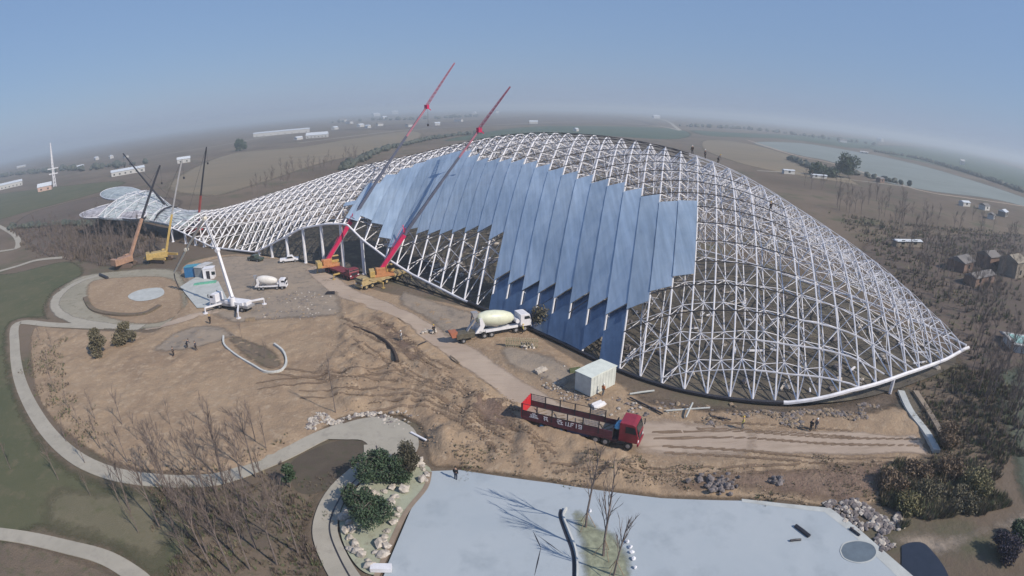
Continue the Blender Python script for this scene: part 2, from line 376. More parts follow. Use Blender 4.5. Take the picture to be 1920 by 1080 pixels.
for L_ in ([(640, 600), (720, 640), (800, 690), (880, 740), (960, 800), (1040, 850)], [(560, 740), (680, 735), (790, 745), (880, 780), (960, 830)], [(660, 640), (760, 700), (860, 740), (980, 770)], [(500, 690), (620, 705), (740, 712), (840, 735)], [(860, 770), (930, 790), (975, 815), (1020, 860)],
           [(700, 600), (760, 640), (800, 680), (850, 700)], [(1240, 840), (1400, 850), (1560, 862), (1700, 858)], [(1220, 815), (1380, 812), (1550, 820), (1720, 822)], [(1030, 880), (1180, 885), (1340, 880), (1500, 872)], [(690, 760), (790, 765), (880, 800), (930, 850)], [(1300, 790), (1420, 800), (1600, 812)], [(480, 720), (560, 715), (680, 700), (760, 690)]):
    for dx in (0, 2.0):
        soft_ribbon('tyre_track', [(x+dx*1.5, y+dx*6+3*math.sin(x*.03)) for x, y in L_], .5, .05, ruts, .6)
sheet('dirt_patch', [(1060, 800), (1200, 780), (1300, 785), (1420, 800), (1420, 860), (1300, 868), (1200, 860)], .312, trackm, jitter=.8)
sheet('work_yard', [(425, 480), (500, 482), (590, 495), (640, 545), (650, 590), (600, 600), (500, 605), (430, 610), (380, 585), (345, 545), (345, 505)], .30, greym, jitter=.8)
sheet('concrete_slab', [(338, 540), (370, 520), (410, 530), (425, 560), (440, 578), (370, 580)], .32, conc, smooth=False)
sheet('grey_soil_patch', [(280, 662), (320, 628), (370, 612), (420, 612), (445, 632), (400, 650), (340, 665)], .30, greym, jitter=.5)
sheet('grey_soil_patch', [(760, 545), (850, 575), (930, 598), (900, 625), (840, 640), (790, 600), (740, 570)], .31, greym, jitter=.5)
sheet('grey_soil_patch', [(935, 650), (1010, 660), (1080, 690), (1085, 715), (1050, 740), (1000, 715), (940, 690)], .33, greym, jitter=.5)
damp = soilmat('dark_turned_earth', (.10, .08, .065), (.155, .12, .095), (.07, .06, .055), .25, 1.1, .3, 1.6)
sheet('trench_strip', [(1150, 715), (1230, 740), (1340, 757), (1480, 762), (1600, 745), (1680, 715), (1700, 750), (1650, 785), (1500, 792), (1400, 785), (1300, 782), (1200, 765)], .34, damp, jitter=.6)
sheet('damp_soil', [(1240, 905), (1340, 880), (1480, 872), (1640, 865), (1720, 880), (1690, 920), (1610, 962), (1550, 955), (1430, 938), (1250, 932)], .33, soilmat('reddish_damp_soil', (.18, .125, .10), (.235, .17, .13), (.14, .105, .08), .3, 1.2, .3, 1.8), jitter=.9)
sheet('damp_soil', [(690, 600), (740, 610), (790, 650), (800, 690), (760, 690), (720, 650)], .33, MATS['reddish_damp_soil'], jitter=.9)
sheet('damp_soil', [(860, 760), (930, 745), (985, 790), (960, 830), (890, 810)], .33, MATS['reddish_damp_soil'], jitter=.9)
# the round bed with its ring path at the far left
soft_ribbon('path', [(190, 516), (150, 528), (112, 552), (104, 578), (135, 600), (200, 612), (270, 615)], 3.8, .08, pathm)
sheet('gravel_verge', [(150, 518), (105, 545), (92, 575), (120, 605), (190, 622), (300, 618), (355, 592), (360, 545), (335, 505), (240, 505)], .10, soilmat('worn_verge', (.25, .235, .19), (.30, .275, .225), (.19, .17, .13), .12, .6, .08, 3), jitter=.8)
sheet('round_bed', [(165, 530), (240, 518), (330, 522), (352, 575), (320, 603), (260, 612), (200, 600), (160, 575)], .13, soilm, jitter=.5)
sheet('pale_sand_patch', [(240, 557), (262, 545), (300, 541), (308, 552), (290, 562), (258, 566)], .2, conc)
ribbon('earth_bank', [(160, 560), (175, 582), (220, 592), (270, 590), (300, 575)], 1.2, .5, litterm, kerb=.4)
# paths
ribbon('path', [(200, 614), (100, 610), (34, 607), (28, 650), (38, 715), (75, 790), (130, 850), (200, 886), (290, 902), (380, 903), (440, 891), (530, 855), (600, 820), (650, 802)], 2.3, .16, pathm, kerb=.1)
soft_ribbon('dirt_road', [(270, 615), (330, 606), (380, 590), (430, 580)], 3.6, .03, trackm)
sheet('paved_corner', [(600, 822), (640, 798), (690, 785), (735, 785), (775, 805), (785, 840), (760, 868), (715, 878), (700, 850), (680, 828), (640, 826)], .17, pathm, k=4)
ribbon('path', [(702, 835), (700, 862), (672, 888), (640, 918), (618, 955), (610, 1000), (628, 1050), (655, 1095), (690, 1140)], 2.4, .19, pathm, kerb=.1)
ribbon('drain_line', [(706, 838), (706, 862), (680, 890), (646, 925), (624, 965), (619, 1000), (638, 1050), (672, 1110)], .16, .205, darkst)
ribbon('path', [(-60, 995), (40, 1008), (130, 1028), (200, 1048), (260, 1085), (290, 1120)], 1.9, .16, pathm, kerb=.1)

# plaza, island garden, median
sheet('plaza', [(808, 886), (862, 884), (1030, 908), (1240, 937), (1430, 942), (1555, 957), (1600, 990), (1650, 1035), (1720, 1100), (1740, 1140), (700, 1140), (728, 1060), (770, 960)], .20, plazam, smooth=False)
sheet('plaza_edge', [(1390, 938), (1555, 955), (1604, 990), (1655, 1035), (1730, 1100), (1700, 1102), (1640, 1045), (1590, 998), (1545, 963), (1390, 944)], .212, conc, smooth=False)
sheet('garden_island', [(700, 890), (760, 866), (806, 880), (800, 915), (760, 960), (722, 1040), (705, 1080), (668, 1062), (640, 1005), (645, 950)], .23, palegm)
ribbon('kerb', [(806, 888), (798, 918), (762, 964), (726, 1040), (706, 1085)], .5, .26, mat('brown_edging', (.24, .19, .15), .9))
sheet('median_bed', [(1058, 960), (1095, 957), (1130, 985), (1165, 1005), (1185, 1040), (1192, 1120), (1092, 1120), (1082, 1060), (1072, 1000)], .222, mat('median_turf', (.22, .235, .17), .95, 0, .3, 1.5, .04, 6), jitter=.1)
ribbon('kerb', [(1062, 958), (1056, 972), (1066, 1000), (1078, 1032), (1082, 1060), (1081, 1120)], .16, .50, mat('pale_kerb', (.5, .51, .5), .8), kerb=.45)
ribbon('drain_channel', [(1052, 958), (1050, 972), (1060, 1002), (1072, 1034), (1076, 1062), (1075, 1120)], .28, .225, darkst)
sheet('round_pit', [(1574, 1036), (1582, 1022), (1608, 1017), (1634, 1024), (1642, 1040), (1630, 1054), (1606, 1058), (1582, 1050)], .216, mat('pit_dark_disc', (.12, .15, .18), .3), k=3)  # flat dark disc drawn for the manhole opening
ribbon('pit_rim', [(1574, 1036), (1582, 1022), (1608, 1017), (1634, 1024), (1642, 1040), (1630, 1054), (1606, 1058), (1582, 1050), (1574, 1036)], .14, .24, conc, kerb=.04)
sheet('shadow_patch', [(1690, 1040), (1695, 1022), (1725, 1018), (1745, 1032), (1775, 1075), (1790, 1140), (1700, 1140)], .10, mat('shadow_patch_dark', (.02, .025, .04), .15))  # flat dark patch, the shadow lying here is put into its colour
sheet('pale_verge', [(1640, 1000), (1700, 985), (1800, 985), (1900, 950), (1990, 900), (1990, 1010), (1870, 1010), (1780, 1060), (1690, 1040)], .06, greym, jitter=1)
sheet('lawn', [(1850, 700), (1990, 690), (1990, 980), (1900, 930), (1880, 830)], .07, soilmat('dull_turf', (.07, .085, .065), (.10, .11, .085), (.12, .11, .09), .1, .6, .1, 4), jitter=1)
sheet('pit_floor', [(1480, 768), (1600, 745), (1690, 720), (1745, 760), (1790, 850), (1760, 880), (1730, 800), (1660, 770)], .33, darkm, jitter=.6)
ribbon('retaining_kerb', [(1688, 738), (1705, 775), (1735, 815), (1755, 850)], 1.1, .55, conc, kerb=.5)
ribbon('retaining_kerb', [(1715, 738), (1745, 785), (1770, 830)], .9, .55, greym, kerb=.5)

# ================================================================ GRID SHELL BUILDING
exec_shell = True
NE=[(-195.9,119.9),(-146.1,115.2),(-121.2,111.3),(-101.3,108.6),(-86.4,106.1),(-71.4,103.6),(-56.5,100.0),(-37.8,91.4),(-29.0,86.1),(-17.2,79.6),(-8.5,72.9),(-1.6,68.6),(7.3,66.3),(18.3,66.1),(26.3,67.6),(37.6,73.7),(47.8,80.4),(56.1,87.1)]
CR=[(-195.6,130.9),(-145.6,129.2),(-115.5,132.1),(-85.3,135.1),(-65.3,135.4),(-45.5,130.7),(-20.8,120.8),(3.8,109.9),(23.6,102.2),(40.4,95.6),(48.2,91.4),(56.1,87.2)]
ZC=[(-195.6,11.7),(-173.8,9.1),(-157.4,7.0),(-142.8,7.6),(-130.7,9.8),(-115.3,13.3),(-101.3,16.8),(-88.6,20.1),(-78.1,21.9),(-68.2,23.7),(-59.8,25.6),(-51.6,27.4),(-45.4,28.6),(-39.2,29.5),(-32.6,30.1),(-26.5,30.3),(-21.3,30.2),(-16.3,30.2),(-11.0,29.8),(-5.9,29.3),(-1.5,28.8),(2.7,28.0),(7.9,26.7),(13.0,25.1),(20.1,21.7),(27.1,18.5),(31.2,16.6),(35.3,14.7),(42.5,10.9),(48.9,6.8),(55.4,3.0),(56.1,2.8)]
ZN=[(-177.0,7.7),(-146.8,4.4),(-125.8,0.4),(-105.1,0.9),(-95.5,4.8),(-85.7,8.9),(-77.1,10.6),(-70.2,11.2),(-65.5,8.0),(-58.0,4.6),(-51.6,2.8),(-38.5,1.0),(-28.1,.6),(-8.6,0.3),(7.6,0.3),(17.8,0.6),(26.8,2.2),(37.6,2.9),(54.3,3.0),(56.1,2.8)]
S0,DS,NR,T0,DT=-149.0,3.11,67,60.0,3.0
def _l(T,s):
    if s<=T[0][0]: return T[0][1]
    for (a,b),(c,d) in zip(T,T[1:]):
        if s<=c: return b+(d-b)*(s-a)/(c-a)
    return T[-1][1]
def _m(T,s): return sum(_l(T,s+o)*w for o,w in ((-5,.2),(-2.5,.2),(0,.2),(2.5,.2),(5,.2))) if s<44 else _l(T,s)
def tn(s): return _m(NE,s)
def tc(s): return _m(CR,s)
def zc(s): return _m(ZC,s)
def zn(s): return _l(ZN,s)
def tf(s): return tc(s)+.92*(tc(s)-tn(s))
def zf(s): return .3 if s<30 else min(2.8,.3+(s-30)*.12)
def surf(s,t):
    c=tc(s)
    if t<=c: w=min(1,(c-t)/max(.01,c-tn(s))); e=zn(s)
    else: w=min(1,(t-c)/max(.01,tf(s)-c)); e=zf(s)
    return e+(zc(s)-e)*(1-w**1.9)
CA,SA=0.9563048,0.2923717
def XY(s,t): return (s*CA+t*SA, -s*SA+t*CA)
GLASS = {24: ((108.5, 109.7), None), 25: ((104.8, 115.6), None), 26: ((106.1, 118.9), None), 27: ((105.6, 120.9), None), 28: ((103.3, 122.1), None), 29: ((101.9, 122.6), None), 30: ((104.5, 122.5), None), 31: ((103.4, 122.4), None), 32: ((102.5, 120.8), None), 33: ((101.6, 117.6), None), 34: ((100.9, 114.9), None), 35: ((100.0, 113.3), None), 36: ((98.9, 111.9), None), 37: ((96.6, 110.3), None), 38: ((90.5, 108.5), (86.8, 90.3)), 39: ((88.8, 106.5), (84.8, 88.5)), 40: ((87.0, 104.5), (83.0, 86.8)), 41: ((85.5, 102.5), (81.2, 85.2)), 42: ((83.7, 100.5), (79.2, 83.5)), 43: ((81.8, 98.5), (77.0, 81.5)), 44: ((79.8, 96.8), (74.8, 79.6)), 45: ((77.9, 94.6), (73.4, 77.6)), 46: ((77.2, 92.7), None), 47: ((78.2, 91.0), None), 48: ((79.3, 91.0), None)}
def P3(s, t, off=0.):
    x, y = XY(s, t); p = Vector((x, y, surf(s, t)))
    if off:
        e = .6; tt = min(max(t, tn(s)+e+.01), tf(s)-e-.01)
        a = Vector((*XY(s-e, tt), surf(s-e, tt))); b_ = Vector((*XY(s+e, tt), surf(s+e, tt)))
        c_ = Vector((*XY(s, tt-e), surf(s, tt-e))); d_ = Vector((*XY(s, tt+e), surf(s, tt+e)))
        n = (b_-a).cross(d_-c_).normalized()
        if n.z < 0: n = -n
        p += n*off
    return p
fishm = mat('pale_cladding', (.20, .23, .25), .6, 0, .25, .5, .05, 3, (.50, .56, .58), detail=9)
filmm = mat('blue_glazing', (.255, .34, .46), .28, .1, .15, .10, .06, .5, (.35, .44, .56), coat=.25)
filmd = mat('dark_blue_glazing', (.06, .10, .18), .2, .2, .3, .25, .05, .5, (.10, .16, .27), coat=.4)
for m_ in (filmm, filmd):                      # every strip a slightly different batch, with faint dusty streaks down the fall
    t_ = m_.node_tree; p_ = t_.nodes['Principled BSDF']; src = p_.inputs['Base Color'].links[0].from_socket
    oi = t_.nodes.new('ShaderNodeObjectInfo'); mr = t_.nodes.new('ShaderNodeMapRange'); mr.inputs['To Min'].default_value = .88; mr.inputs['To Max'].default_value = 1.1
    t_.links.new(oi.outputs['Random'], mr.inputs['Value'])
    tc_ = t_.nodes.new('ShaderNodeTexCoord'); mp_ = t_.nodes.new('ShaderNodeMapping'); mp_.inputs['Scale'].default_value = (1.6, .12, .12); mp_.inputs['Rotation'].default_value = (0, 0, R(17))
    nz = t_.nodes.new('ShaderNodeTexNoise'); nz.inputs['Scale'].default_value = 1.2; nz.inputs['Detail'].default_value = 6
    t_.links.new(tc_.outputs['Object'], mp_.inputs['Vector']); t_.links.new(mp_.outputs[0], nz.inputs['Vector'])
    m2 = t_.nodes.new('ShaderNodeMapRange'); m2.inputs['From Min'].default_value = .3; m2.inputs['From Max'].default_value = .7; m2.inputs['To Min'].default_value = .86; m2.inputs['To Max'].default_value = 1.14
    t_.links.new(nz.outputs[0], m2.inputs['Value'])
    mu = t_.nodes.new('ShaderNodeMath'); mu.operation = 'MULTIPLY'; t_.links.new(mr.outputs[0], mu.inputs[0]); t_.links.new(m2.outputs[0], mu.inputs[1])
    vm = t_.nodes.new('ShaderNodeVectorMath'); vm.operation = 'SCALE'; t_.links.new(src, vm.inputs[0]); t_.links.new(mu.outputs[0], vm.inputs['Scale']); t_.links.new(vm.outputs[0], p_.inputs['Base Color'])
shell = empty('gridshell_building', (*XY(-40, 110), 0), 0, 'huge fish shaped hall of white steel lattice, half covered in blue glazing', 'building')
SO = Vector(shell.location)
def sh(b, name, m, parent=shell, **k):
    if parent is shell: b.v = [tuple(Vector(v)-SO) for v in b.v]
    else: b.v = [tuple(Vector(v)-SO) for v in b.v]
    return b.build(name, m, parent, **k)
def rows(s):
    r = [tn(s)]; j = 0
    while T0+DT*j < tf(s):
        t = T0+DT*j
        if t > tn(s)+1.0 and t < tf(s)-1.0: r.append(t)
        j += 1
    r.append(tf(s)); return r
INN = {}
for i in range(NR):
    s = S0+DS*i
    if s > 54: break
    rr = rows(s)
    b = MB(); pts = [P3(s, t) for t in rr]
    for a, c in zip(pts, pts[1:]): b.tube(a, c, .125+max(0, -s-10)*.0008, n=5)
    rib = sh(b, 'rib', white)
    # inner chord and web of the bay between this rib and the next
    s2 = s+DS; sm = s+DS/2
    if s2 > 54: continue
    w_ = MB(); prev = None; lo = max(tn(s), tn(s2)); hi = min(tf(s), tf(s2))
    js = [T0+DT*j for j in range(70) if T0+DT*j > lo+.2 and T0+DT*(j+1) < hi-.2]
    dep = 2.1 if s > -120 else 1.2
    dep = min(dep, .35*max(.8, surf(sm, tc(sm))))
    if not js: continue
    ch = random.Random(i)
    for t in js:
        n0 = P3(sm+ch.uniform(-.2, .2), t+DT/2+ch.uniform(-.25, .25), -dep*ch.uniform(.85, 1.15))
        for (u, q) in ((s, t), (s2, t), (s, t+DT), (s2, t+DT)):
            w_.tube(n0, P3(u, q), .068+max(0, -s-10)*.0006, n=3, cap=False)
        if prev is not None: w_.tube(prev, n0, .09, n=4, cap=False)
        k_ = (i, round((t-T0)/DT))
        if (i-1, k_[1]) in INN: w_.tube(INN[i-1, k_[1]], n0, .055, n=3, cap=False)
        for dj in (-1, 1):
            if (i-1, k_[1]+dj) in INN and ch.random() < .55: w_.tube(INN[i-1, k_[1]+dj], n0, .045, n=3, cap=False)
        if ch.random() < .3 and s > -30: w_.tube(n0, n0+Vector((ch.uniform(-.5, .5), ch.uniform(-.5, .5), -ch.uniform(1.5, 3))), .045, n=3, cap=False)
        INN[k_] = n0
        prev = n0
        if t == js[0]:
            for u in (s, s2): w_.tube(n0, P3(u, tn(u)), .1, n=3, cap=False)
    sh(w_, 'web_truss', white, rib)
# purlins: planes of constant t
for j in range(1, 38):
    t = T0+DT*j; b = MB(); prev = None; any_ = False
    for i in range(NR*2-1):
        s = S0+DS*i/2
        if s > 54.5 or not (tn(s) <= t <= tf(s)): prev = None; continue
        p = P3(s, t, .12)
        if prev is not None:
            dk = (s < 2 and t > 84) or (t > 72 and t < tc(s)-7 and s < 20)  # purlins coloured dark in these spans, white elsewhere
            b.tube(prev, p, .085 if dk else (.12 if (s > 14 and t < 78) else .06), n=4, mi=0 if dk else 1, cap=False); any_ = True
        prev = p
    if any_: sh(b, 'purlin', [darkst, white])
# edge beams
def edge(name, s0, s1, f, r, m, n=60):
    b = MB(); pts = []
    for k in range(n+1):
        s = s0+(s1-s0)*k/n; pts.append(P3(s, f(s)))
    b.path(pts, r, 6); return sh(b, name, m)
edge('edge_beam', 17, 55.8, tn, .30, white)
edge('edge_beam', -149, -36, tn, .24, white)
edge('base_beam', -36, 17, tn, .3, darkst)
edge('far_edge_beam', -149, 55.8, tf, .25, white, 80)
for k, (s, foot) in enumerate([(s, 1) for s in (-104, -98.5, -92, -85.5, -79, -72.5, -66, -59, -126, -131, -136, -142, -150)]):
    t = tn(s)+.3; b = MB(); x, y = XY(s, t); h = zn(s)
    if s < -125: h = max(h, 5-abs(s+150)*.12)
    if h < 1.2: h = 2.6
    b.tube((x, y, 0), (x, y, h), .38, .36, 8).tube((x, y, 0), (x, y, .25), .6, .55, 8); sh(b, 'column', white)
b = MB(); x, y = XY(35, tn(35)); b.tube((x, y, .2), (x, y, zn(35)), .28, .28, 8); sh(b, 'column', white)
# glazing strips, one per bay
def cell(b, i, ta, tb, lo, hi):
    s, s2 = S0+DS*i, S0+DS*(i+1); R_ = []; n = max(1, round((tb-ta)/DT))
    for k in range(n+1):
        q = []
        for u, of in ((s, hi), (s2, lo)):
            t = max(ta+(tb-ta)*k/n, tn(u)+.15); q.append(P3(u+(.03 if of == hi else -.03), t, of))
        R_.append(q)
    for (a, c), (e, f) in zip(R_, R_[1:]):
        if (a-e).length < .3: continue
        b.add([a, c, f, e], [(0, 1, 2, 3)])
for i, (U, L) in GLASS.items():
    b = MB(); cell(b, i, U[0], U[1], .30, .40)
    g = sh(b, 'glazing_strip', filmm); m_ = g.modifiers.new('t', 'SOLIDIFY'); m_.thickness = .06
    if L:
        tb = max(U[0]-1.6, tn(S0+DS*(i+.5))+1.5)
        b = MB(); cell(b, i, min(tn(S0+DS*i), tn(S0+DS*(i+1))), tb, .24, .32); cell(b, i, tb, U[0]+.2, -.35, -.3)
        g = sh(b, 'lower_glazing_strip', filmd); m_ = g.modifiers.new('t', 'SOLIDIFY'); m_.thickness = .06
# neck: clad half tube, then the two tail lobes
def lerp(a, b, f): return a+(b-a)*f
b = MB(); secs = []
nk = [(-146, 117.0, 129.5, 4.2, 7.4), (-157, 118.4, 129.5, 5.2, 7.2), (-166, 118.6, 130, 6.0, 8.4), (-174, 117, 132, 6.6, 10.8), (-182, 115.0, 134.5, 7.2, 12.8), (-190, 114.0, 136.0, 7.6, 13.6), (-197, 115.5, 136, 7.8, 13.4)]
nk = [(s, a+0., c, z0, z1) for s, a, c, z0, z1 in nk]
for s, a, c, z0, z1 in nk:
    q = []
    for k in range(9):
        f = k/8; q.append(Vector((*XY(s, lerp(a, c, f)), z0+(z1-z0)*f+1.5*math.sin(math.pi*f))))
    for k in range(8, -1, -1):
        f = k/8; q.append(Vector((*XY(s, lerp(a, c, f)), z0+(z1-z0)*f-.5)))
    secs.append(q)
n_ = len(secs[0]); vs = [p for q in secs for p in q]
fs = [(i*n_+k, i*n_+(k+1) % n_, (i+1)*n_+(k+1) % n_, (i+1)*n_+k) for i in range(len(secs)-1) for k in range(n_)]
b.add(vs, fs); b.add(secs[0], [tuple(range(n_))]); b.add(secs[-1], [tuple(range(n_-1, -1, -1))])
sh(b, 'neck_cladding', fishm, smooth=True)
cg = MB()                                       # open steel ribs standing on the tail skin
for q in secs[1:]: cg.path([p+Vector((0, 0, .25)) for p in q[:9]], .16, 4)
for k in range(0, 9, 2): cg.path([q[k]+Vector((0, 0, .28)) for q in secs], .13, 4)
for a_, c_ in zip(secs, secs[1:]):
    for k in range(0, 8, 2): cg.tube(a_[k]+Vector((0, 0, .3)), c_[k+2]+Vector((0, 0, .3)), .10, n=3); cg.tube(a_[k+2]+Vector((0, 0, .3)), c_[k]+Vector((0, 0, .3)), .10, n=3)
sh(cg, 'neck_lattice', white)
def lobe(name, outline, m):
    pts = [G(*q) for q in outline]; pts = catmull(pts, 5, True)
    c = sum(pts, Vector())/len(pts); n = len(pts); b = MB(); vs = []
    for f, h in ((1, 0), (.8, .55), (.45, .95), (.1, 1.1)): vs += [c+(p-c)*f+Vector((0, 0, h)) for p in pts]
    vs += [p-Vector((0, 0, .5)) for p in pts]
    fs = [(r*n+k, r*n+(k+1) % n, (r+1)*n+(k+1) % n, (r+1)*n+k) for r in range(3) for k in range(n)]
    fs += [tuple(range(3*n, 4*n))]+[(4*n+k, 4*n+(k+1) % n, (k+1) % n, k) for k in range(n)]+[tuple(range(5*n-1, 4*n-1, -1))]
    b.add(vs, fs); o = sh(b, name, m, smooth=True)
    e = MB(); e.path(pts+pts[:1], .22, 5)
    for k in range(0, n//2, 2): e.path([pts[k], c+(pts[k]-c)*.4+Vector((0, 0, 1.3)), c+(pts[n-1-k]-c)*.4+Vector((0, 0, 1.3)), pts[n-1-k]], .13, 4); sh(e, 'lobe_rim', white); return o
lobe('tail_lobe', [(255, 384, 9.4), (225, 379, 9.2), (195, 385, 9), (165, 395, 8.8), (150, 402, 8.4), (158, 408, 7.8), (185, 408, 7.6), (215, 407, 7.6), (255, 410, 7.6), (275, 400, 8.4)], mat('speckled_cladding', (.16, .15, .17), .6, 0, .2, .6, 0, 4, (.55, .53, .57), detail=9))
lobe('tail_lobe', [(250, 373, 11.4), (220, 374, 11.2), (198, 372, 11.2), (188, 365, 11.6), (196, 357, 12.2), (220, 351, 13), (248, 352, 13.4), (275, 364, 12.6), (272, 374, 11.4)], fishm)
b = MB()
for s in (-163.5,):
    q = [Vector((*XY(s, t), z)) for t, z in ((118.6, 5.6), (121, 8.0), (124.5, 9.2), (128, 9.3), (130, 8.2))]
    b.path(q, .35, 4)
sh(b, 'neck_band', darkst)
# floor and clutter under the shell
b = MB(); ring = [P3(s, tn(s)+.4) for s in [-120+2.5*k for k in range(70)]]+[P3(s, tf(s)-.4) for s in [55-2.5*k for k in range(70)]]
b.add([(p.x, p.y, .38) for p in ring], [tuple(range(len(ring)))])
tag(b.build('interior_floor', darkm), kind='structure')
b = MB(); rn = random.Random(4)
for k in range(420):
    s = rn.uniform(-60, 50); a, c = tn(s)+2, tf(s)-2
    if c <= a: continue
    t = rn.uniform(a, a+(c-a)*.8); x, y = XY(s, t); an = rn.uniform(0, 3.14); L_ = rn.uniform(.5, 4)
    if rn.random() < .6: b.tube((x, y, .5+rn.random()*.5), (x+L_*math.cos(an), y+L_*math.sin(an), .5+rn.random()*.6), rn.uniform(.06, .2), n=4, mi=rn.choice((0, 1, 2)))
    else: b.rock((x, y, .5), rn.uniform(.3, .9), k, mi=rn.choice((0, 2)))
tag(b.build('floor_clutter', [rockm, white, rockd]), 'scattered pipes, stones and offcuts on the dark floor inside the lattice hall', 'building debris', kind='stuff')
# ================================================================ HAZE
hb = MB(); hb.box(-9800, 9800, -9800, 9800, -1, 66)
hm = bpy.data.materials.new('haze_air'); hm.use_nodes = True; t = hm.node_tree; t.nodes.remove(t.nodes['Principled BSDF'])
pv = t.nodes.new('ShaderNodeVolumePrincipled'); pv.inputs['Color'].default_value = (.80, .90, 1, 1); pv.inputs['Density'].default_value = .00048
pv.inputs['Anisotropy'].default_value = 0.1
t.links.new(pv.outputs[0], t.nodes['Material Output'].inputs['Volume'])
tag(hb.build('haze', hm), kind='stuff')
# ================================================================ VEHICLES
def wheel(name, x, y, r, wd, parent, hub=greyst):
    b = MB(); b.cyl((x, y, r), (0, 1, 0), r, wd, 16); o = b.build(name, rubber, parent)
    h = MB(); h.cyl((x, y+(wd/2+.01)*(1 if y > 0 else -1), r), (0, 1, 0), r*.5, .06, 12); h.build('rim', hub, o); return o
def axle(x, r, parent, hw=1.05, dual=False, hub=greyst):
    for sgn in (-1, 1): wheel('wheel', x, sgn*hw, r, .55 if dual else .32, parent, hub)
def cabover(parent, x0, x1, z0, z1, paint, hw=1.22, slope=.35):
    """cab-over-engine cab facing +x"""
    b = MB(); b.prism([(x0, z0), (x1, z0), (x1+.06, z0+.9), (x1-.05, z0+1.15), (x1-slope, z1-.12), (x1-slope-.35, z1), (x0, z1)], -hw, hw)
    c = b.build('cab', paint, parent, bevel=.06)
    g = MB(); g.add([(x1+.0, -hw+.12, z0+1.2), (x1+.0, hw-.12, z0+1.2), (x1-slope+.05, hw-.18, z1-.22), (x1-slope+.05, -hw+.18, z1-.22)], [(0, 1, 2, 3)])
    m = g.build('windscreen', winm, c); sl = m.modifiers.new('s', 'SOLIDIFY'); sl.thickness = .05; sl.offset = 0
    for sg in (-1, 1):
        g = MB(); y = sg*(hw+.012); g.add([(x0+.7, y, z0+1.2), (x1-.15, y, z0+1.2), (x1-slope-.1, y, z1-.35), (x0+.7, y, z1-.35)], [(0, 1, 2, 3)])
        m = g.build('side_window', winm, c); sl = m.modifiers.new('s', 'SOLIDIFY'); sl.thickness = .04; sl.offset = 0
        h = MB(); h.box(x1+.02, x1+.1, sg*(hw-.45), sg*(hw-.1), z0+.12, z0+.34); h.build('headlight', white, c)
        q = MB(); q.box(x1+.05, x1+.15, sg*(hw+.08), sg*(hw+.28), z0+1.2, z0+1.9); q.tube((x1-.1, sg*hw, z0+1.9), (x1+.1, sg*(hw+.18), z0+1.9), .03); q.build('mirror', darkst, c)
    h = MB(); h.box(x1+.055, x1+.09, -hw+.5, hw-.5, z0+.3, z0+.8); h.build('grille', darkst, c)
    h = MB(); h.box(x1, x1+.18, -hw, hw, z0-.32, z0+.02); h.build('bumper', paint, c, bevel=.03)
    return c
# ---- red stake truck
A, B_ = G(975, 800), G(1196, 853); hd = head(A, B_)
mid = (A+B_)/2; nrm = Vector((-math.sin(hd), math.cos(hd), 0))
tp = mid+nrm*1.25
tr = empty('lorry', (tp.x, tp.y, .30), hd, 'long red articulated lorry with open stake sides on the dirt road', 'lorry')
cabover(tr, 4.75, 6.9, 1.0, 3.35, mat('lorry_red', (.22, .014, .03), .5, 0, .15, 1.5, coat=.3))
b = MB(); b.box(-6.6, 6.5, -.45, .45, .75, 1.02); b.box(3.1, 4.6, -1.1, 1.1, .6, 1.0); b.build('chassis', mat('dark_maroon_chassis', (.055, .03, .04), .7), tr)
b = MB(); b.box(-6.9, 4.0, -1.25, 1.25, 1.22, 1.36); b.build('deck', mat('dusty_deck', (.30, .25, .21), .9, 0, .2, 1), tr)
lowm = mat('maroon_side_board', (.10, .028, .04), .6, 0, .25, 1)
for sg in (-1, 1):
    b = MB(); b.box(-6.9, 4.0, sg*1.25-.03, sg*1.25+.03, 1.36, 2.05); b.box(-6.9, 4.0, sg*1.27-.05, sg*1.27+.05, .92, 1.34)
    sbd = b.build('side_board', lowm, tr)
    if sg < 0:
        for x0, strokes in ((-5.95, [(0, .0, 1.1, .1), (.1, .18, .9, .09), (.45, 0, .12, .6), (.1, .35, .4, .09), (.6, .38, .35, .09), (.2, .0, .1, .2), (.75, .0, .1, .25), (.33, .52, .4, .09)]),
                            (-4.2, [(0, .45, .5, .09), (.1, 0, .09, .5), (.35, .1, .09, .3), (.0, .2, .5, .07), (.45, 0, .12, .1)]),
                            (-2.55, [(.05, .5, .5, .08), (0, .3, .7, .08), (.1, .1, .1, .2), (.5, .0, .1, .35), (.15, 0, .6, .08), (.3, .3, .09, .25)]),
                            (-1.5, [(.0, 0, .08, .5), (.18, 0, .35, .08), (.3, 0, .09, .52), (.6, .0, .1, .55), (.6, .46, .4, .09), (.6, .25, .3, .08)]),
                            (-.25, [(.0, .0, .1, .55), (.3, .45, .4, .1), (.3, .2, .1, .3), (.62, .0, .1, .5), (.3, .22, .4, .08), (.3, 0, .4, .09)])):
            g = MB()                                           # white painted characters, worn to strokes
            for q in strokes: g.box(x0+q[0], x0+q[0]+q[2], -1.31, -1.283, 1.40+q[1], 1.40+q[1]+q[3])
            g.build('lettering', white, sbd)
    for k in range(6):
        x = -6.9+k*1.86
        b = MB(); b.box(x-.06, x+.06, sg*1.25-.05, sg*1.25+.05, 1.3, 3.0); b.build('stake', darkst, tr)
    b = MB(); b.box(-6.9, 2.4, sg*1.25-.025, sg*1.25+.025, 2.05, 2.14); b.box(-6.9, 2.4, sg*1.25-.02, sg*1.25+.02, 2.94, 3.0); b.build('stake_rail', darkst, tr)
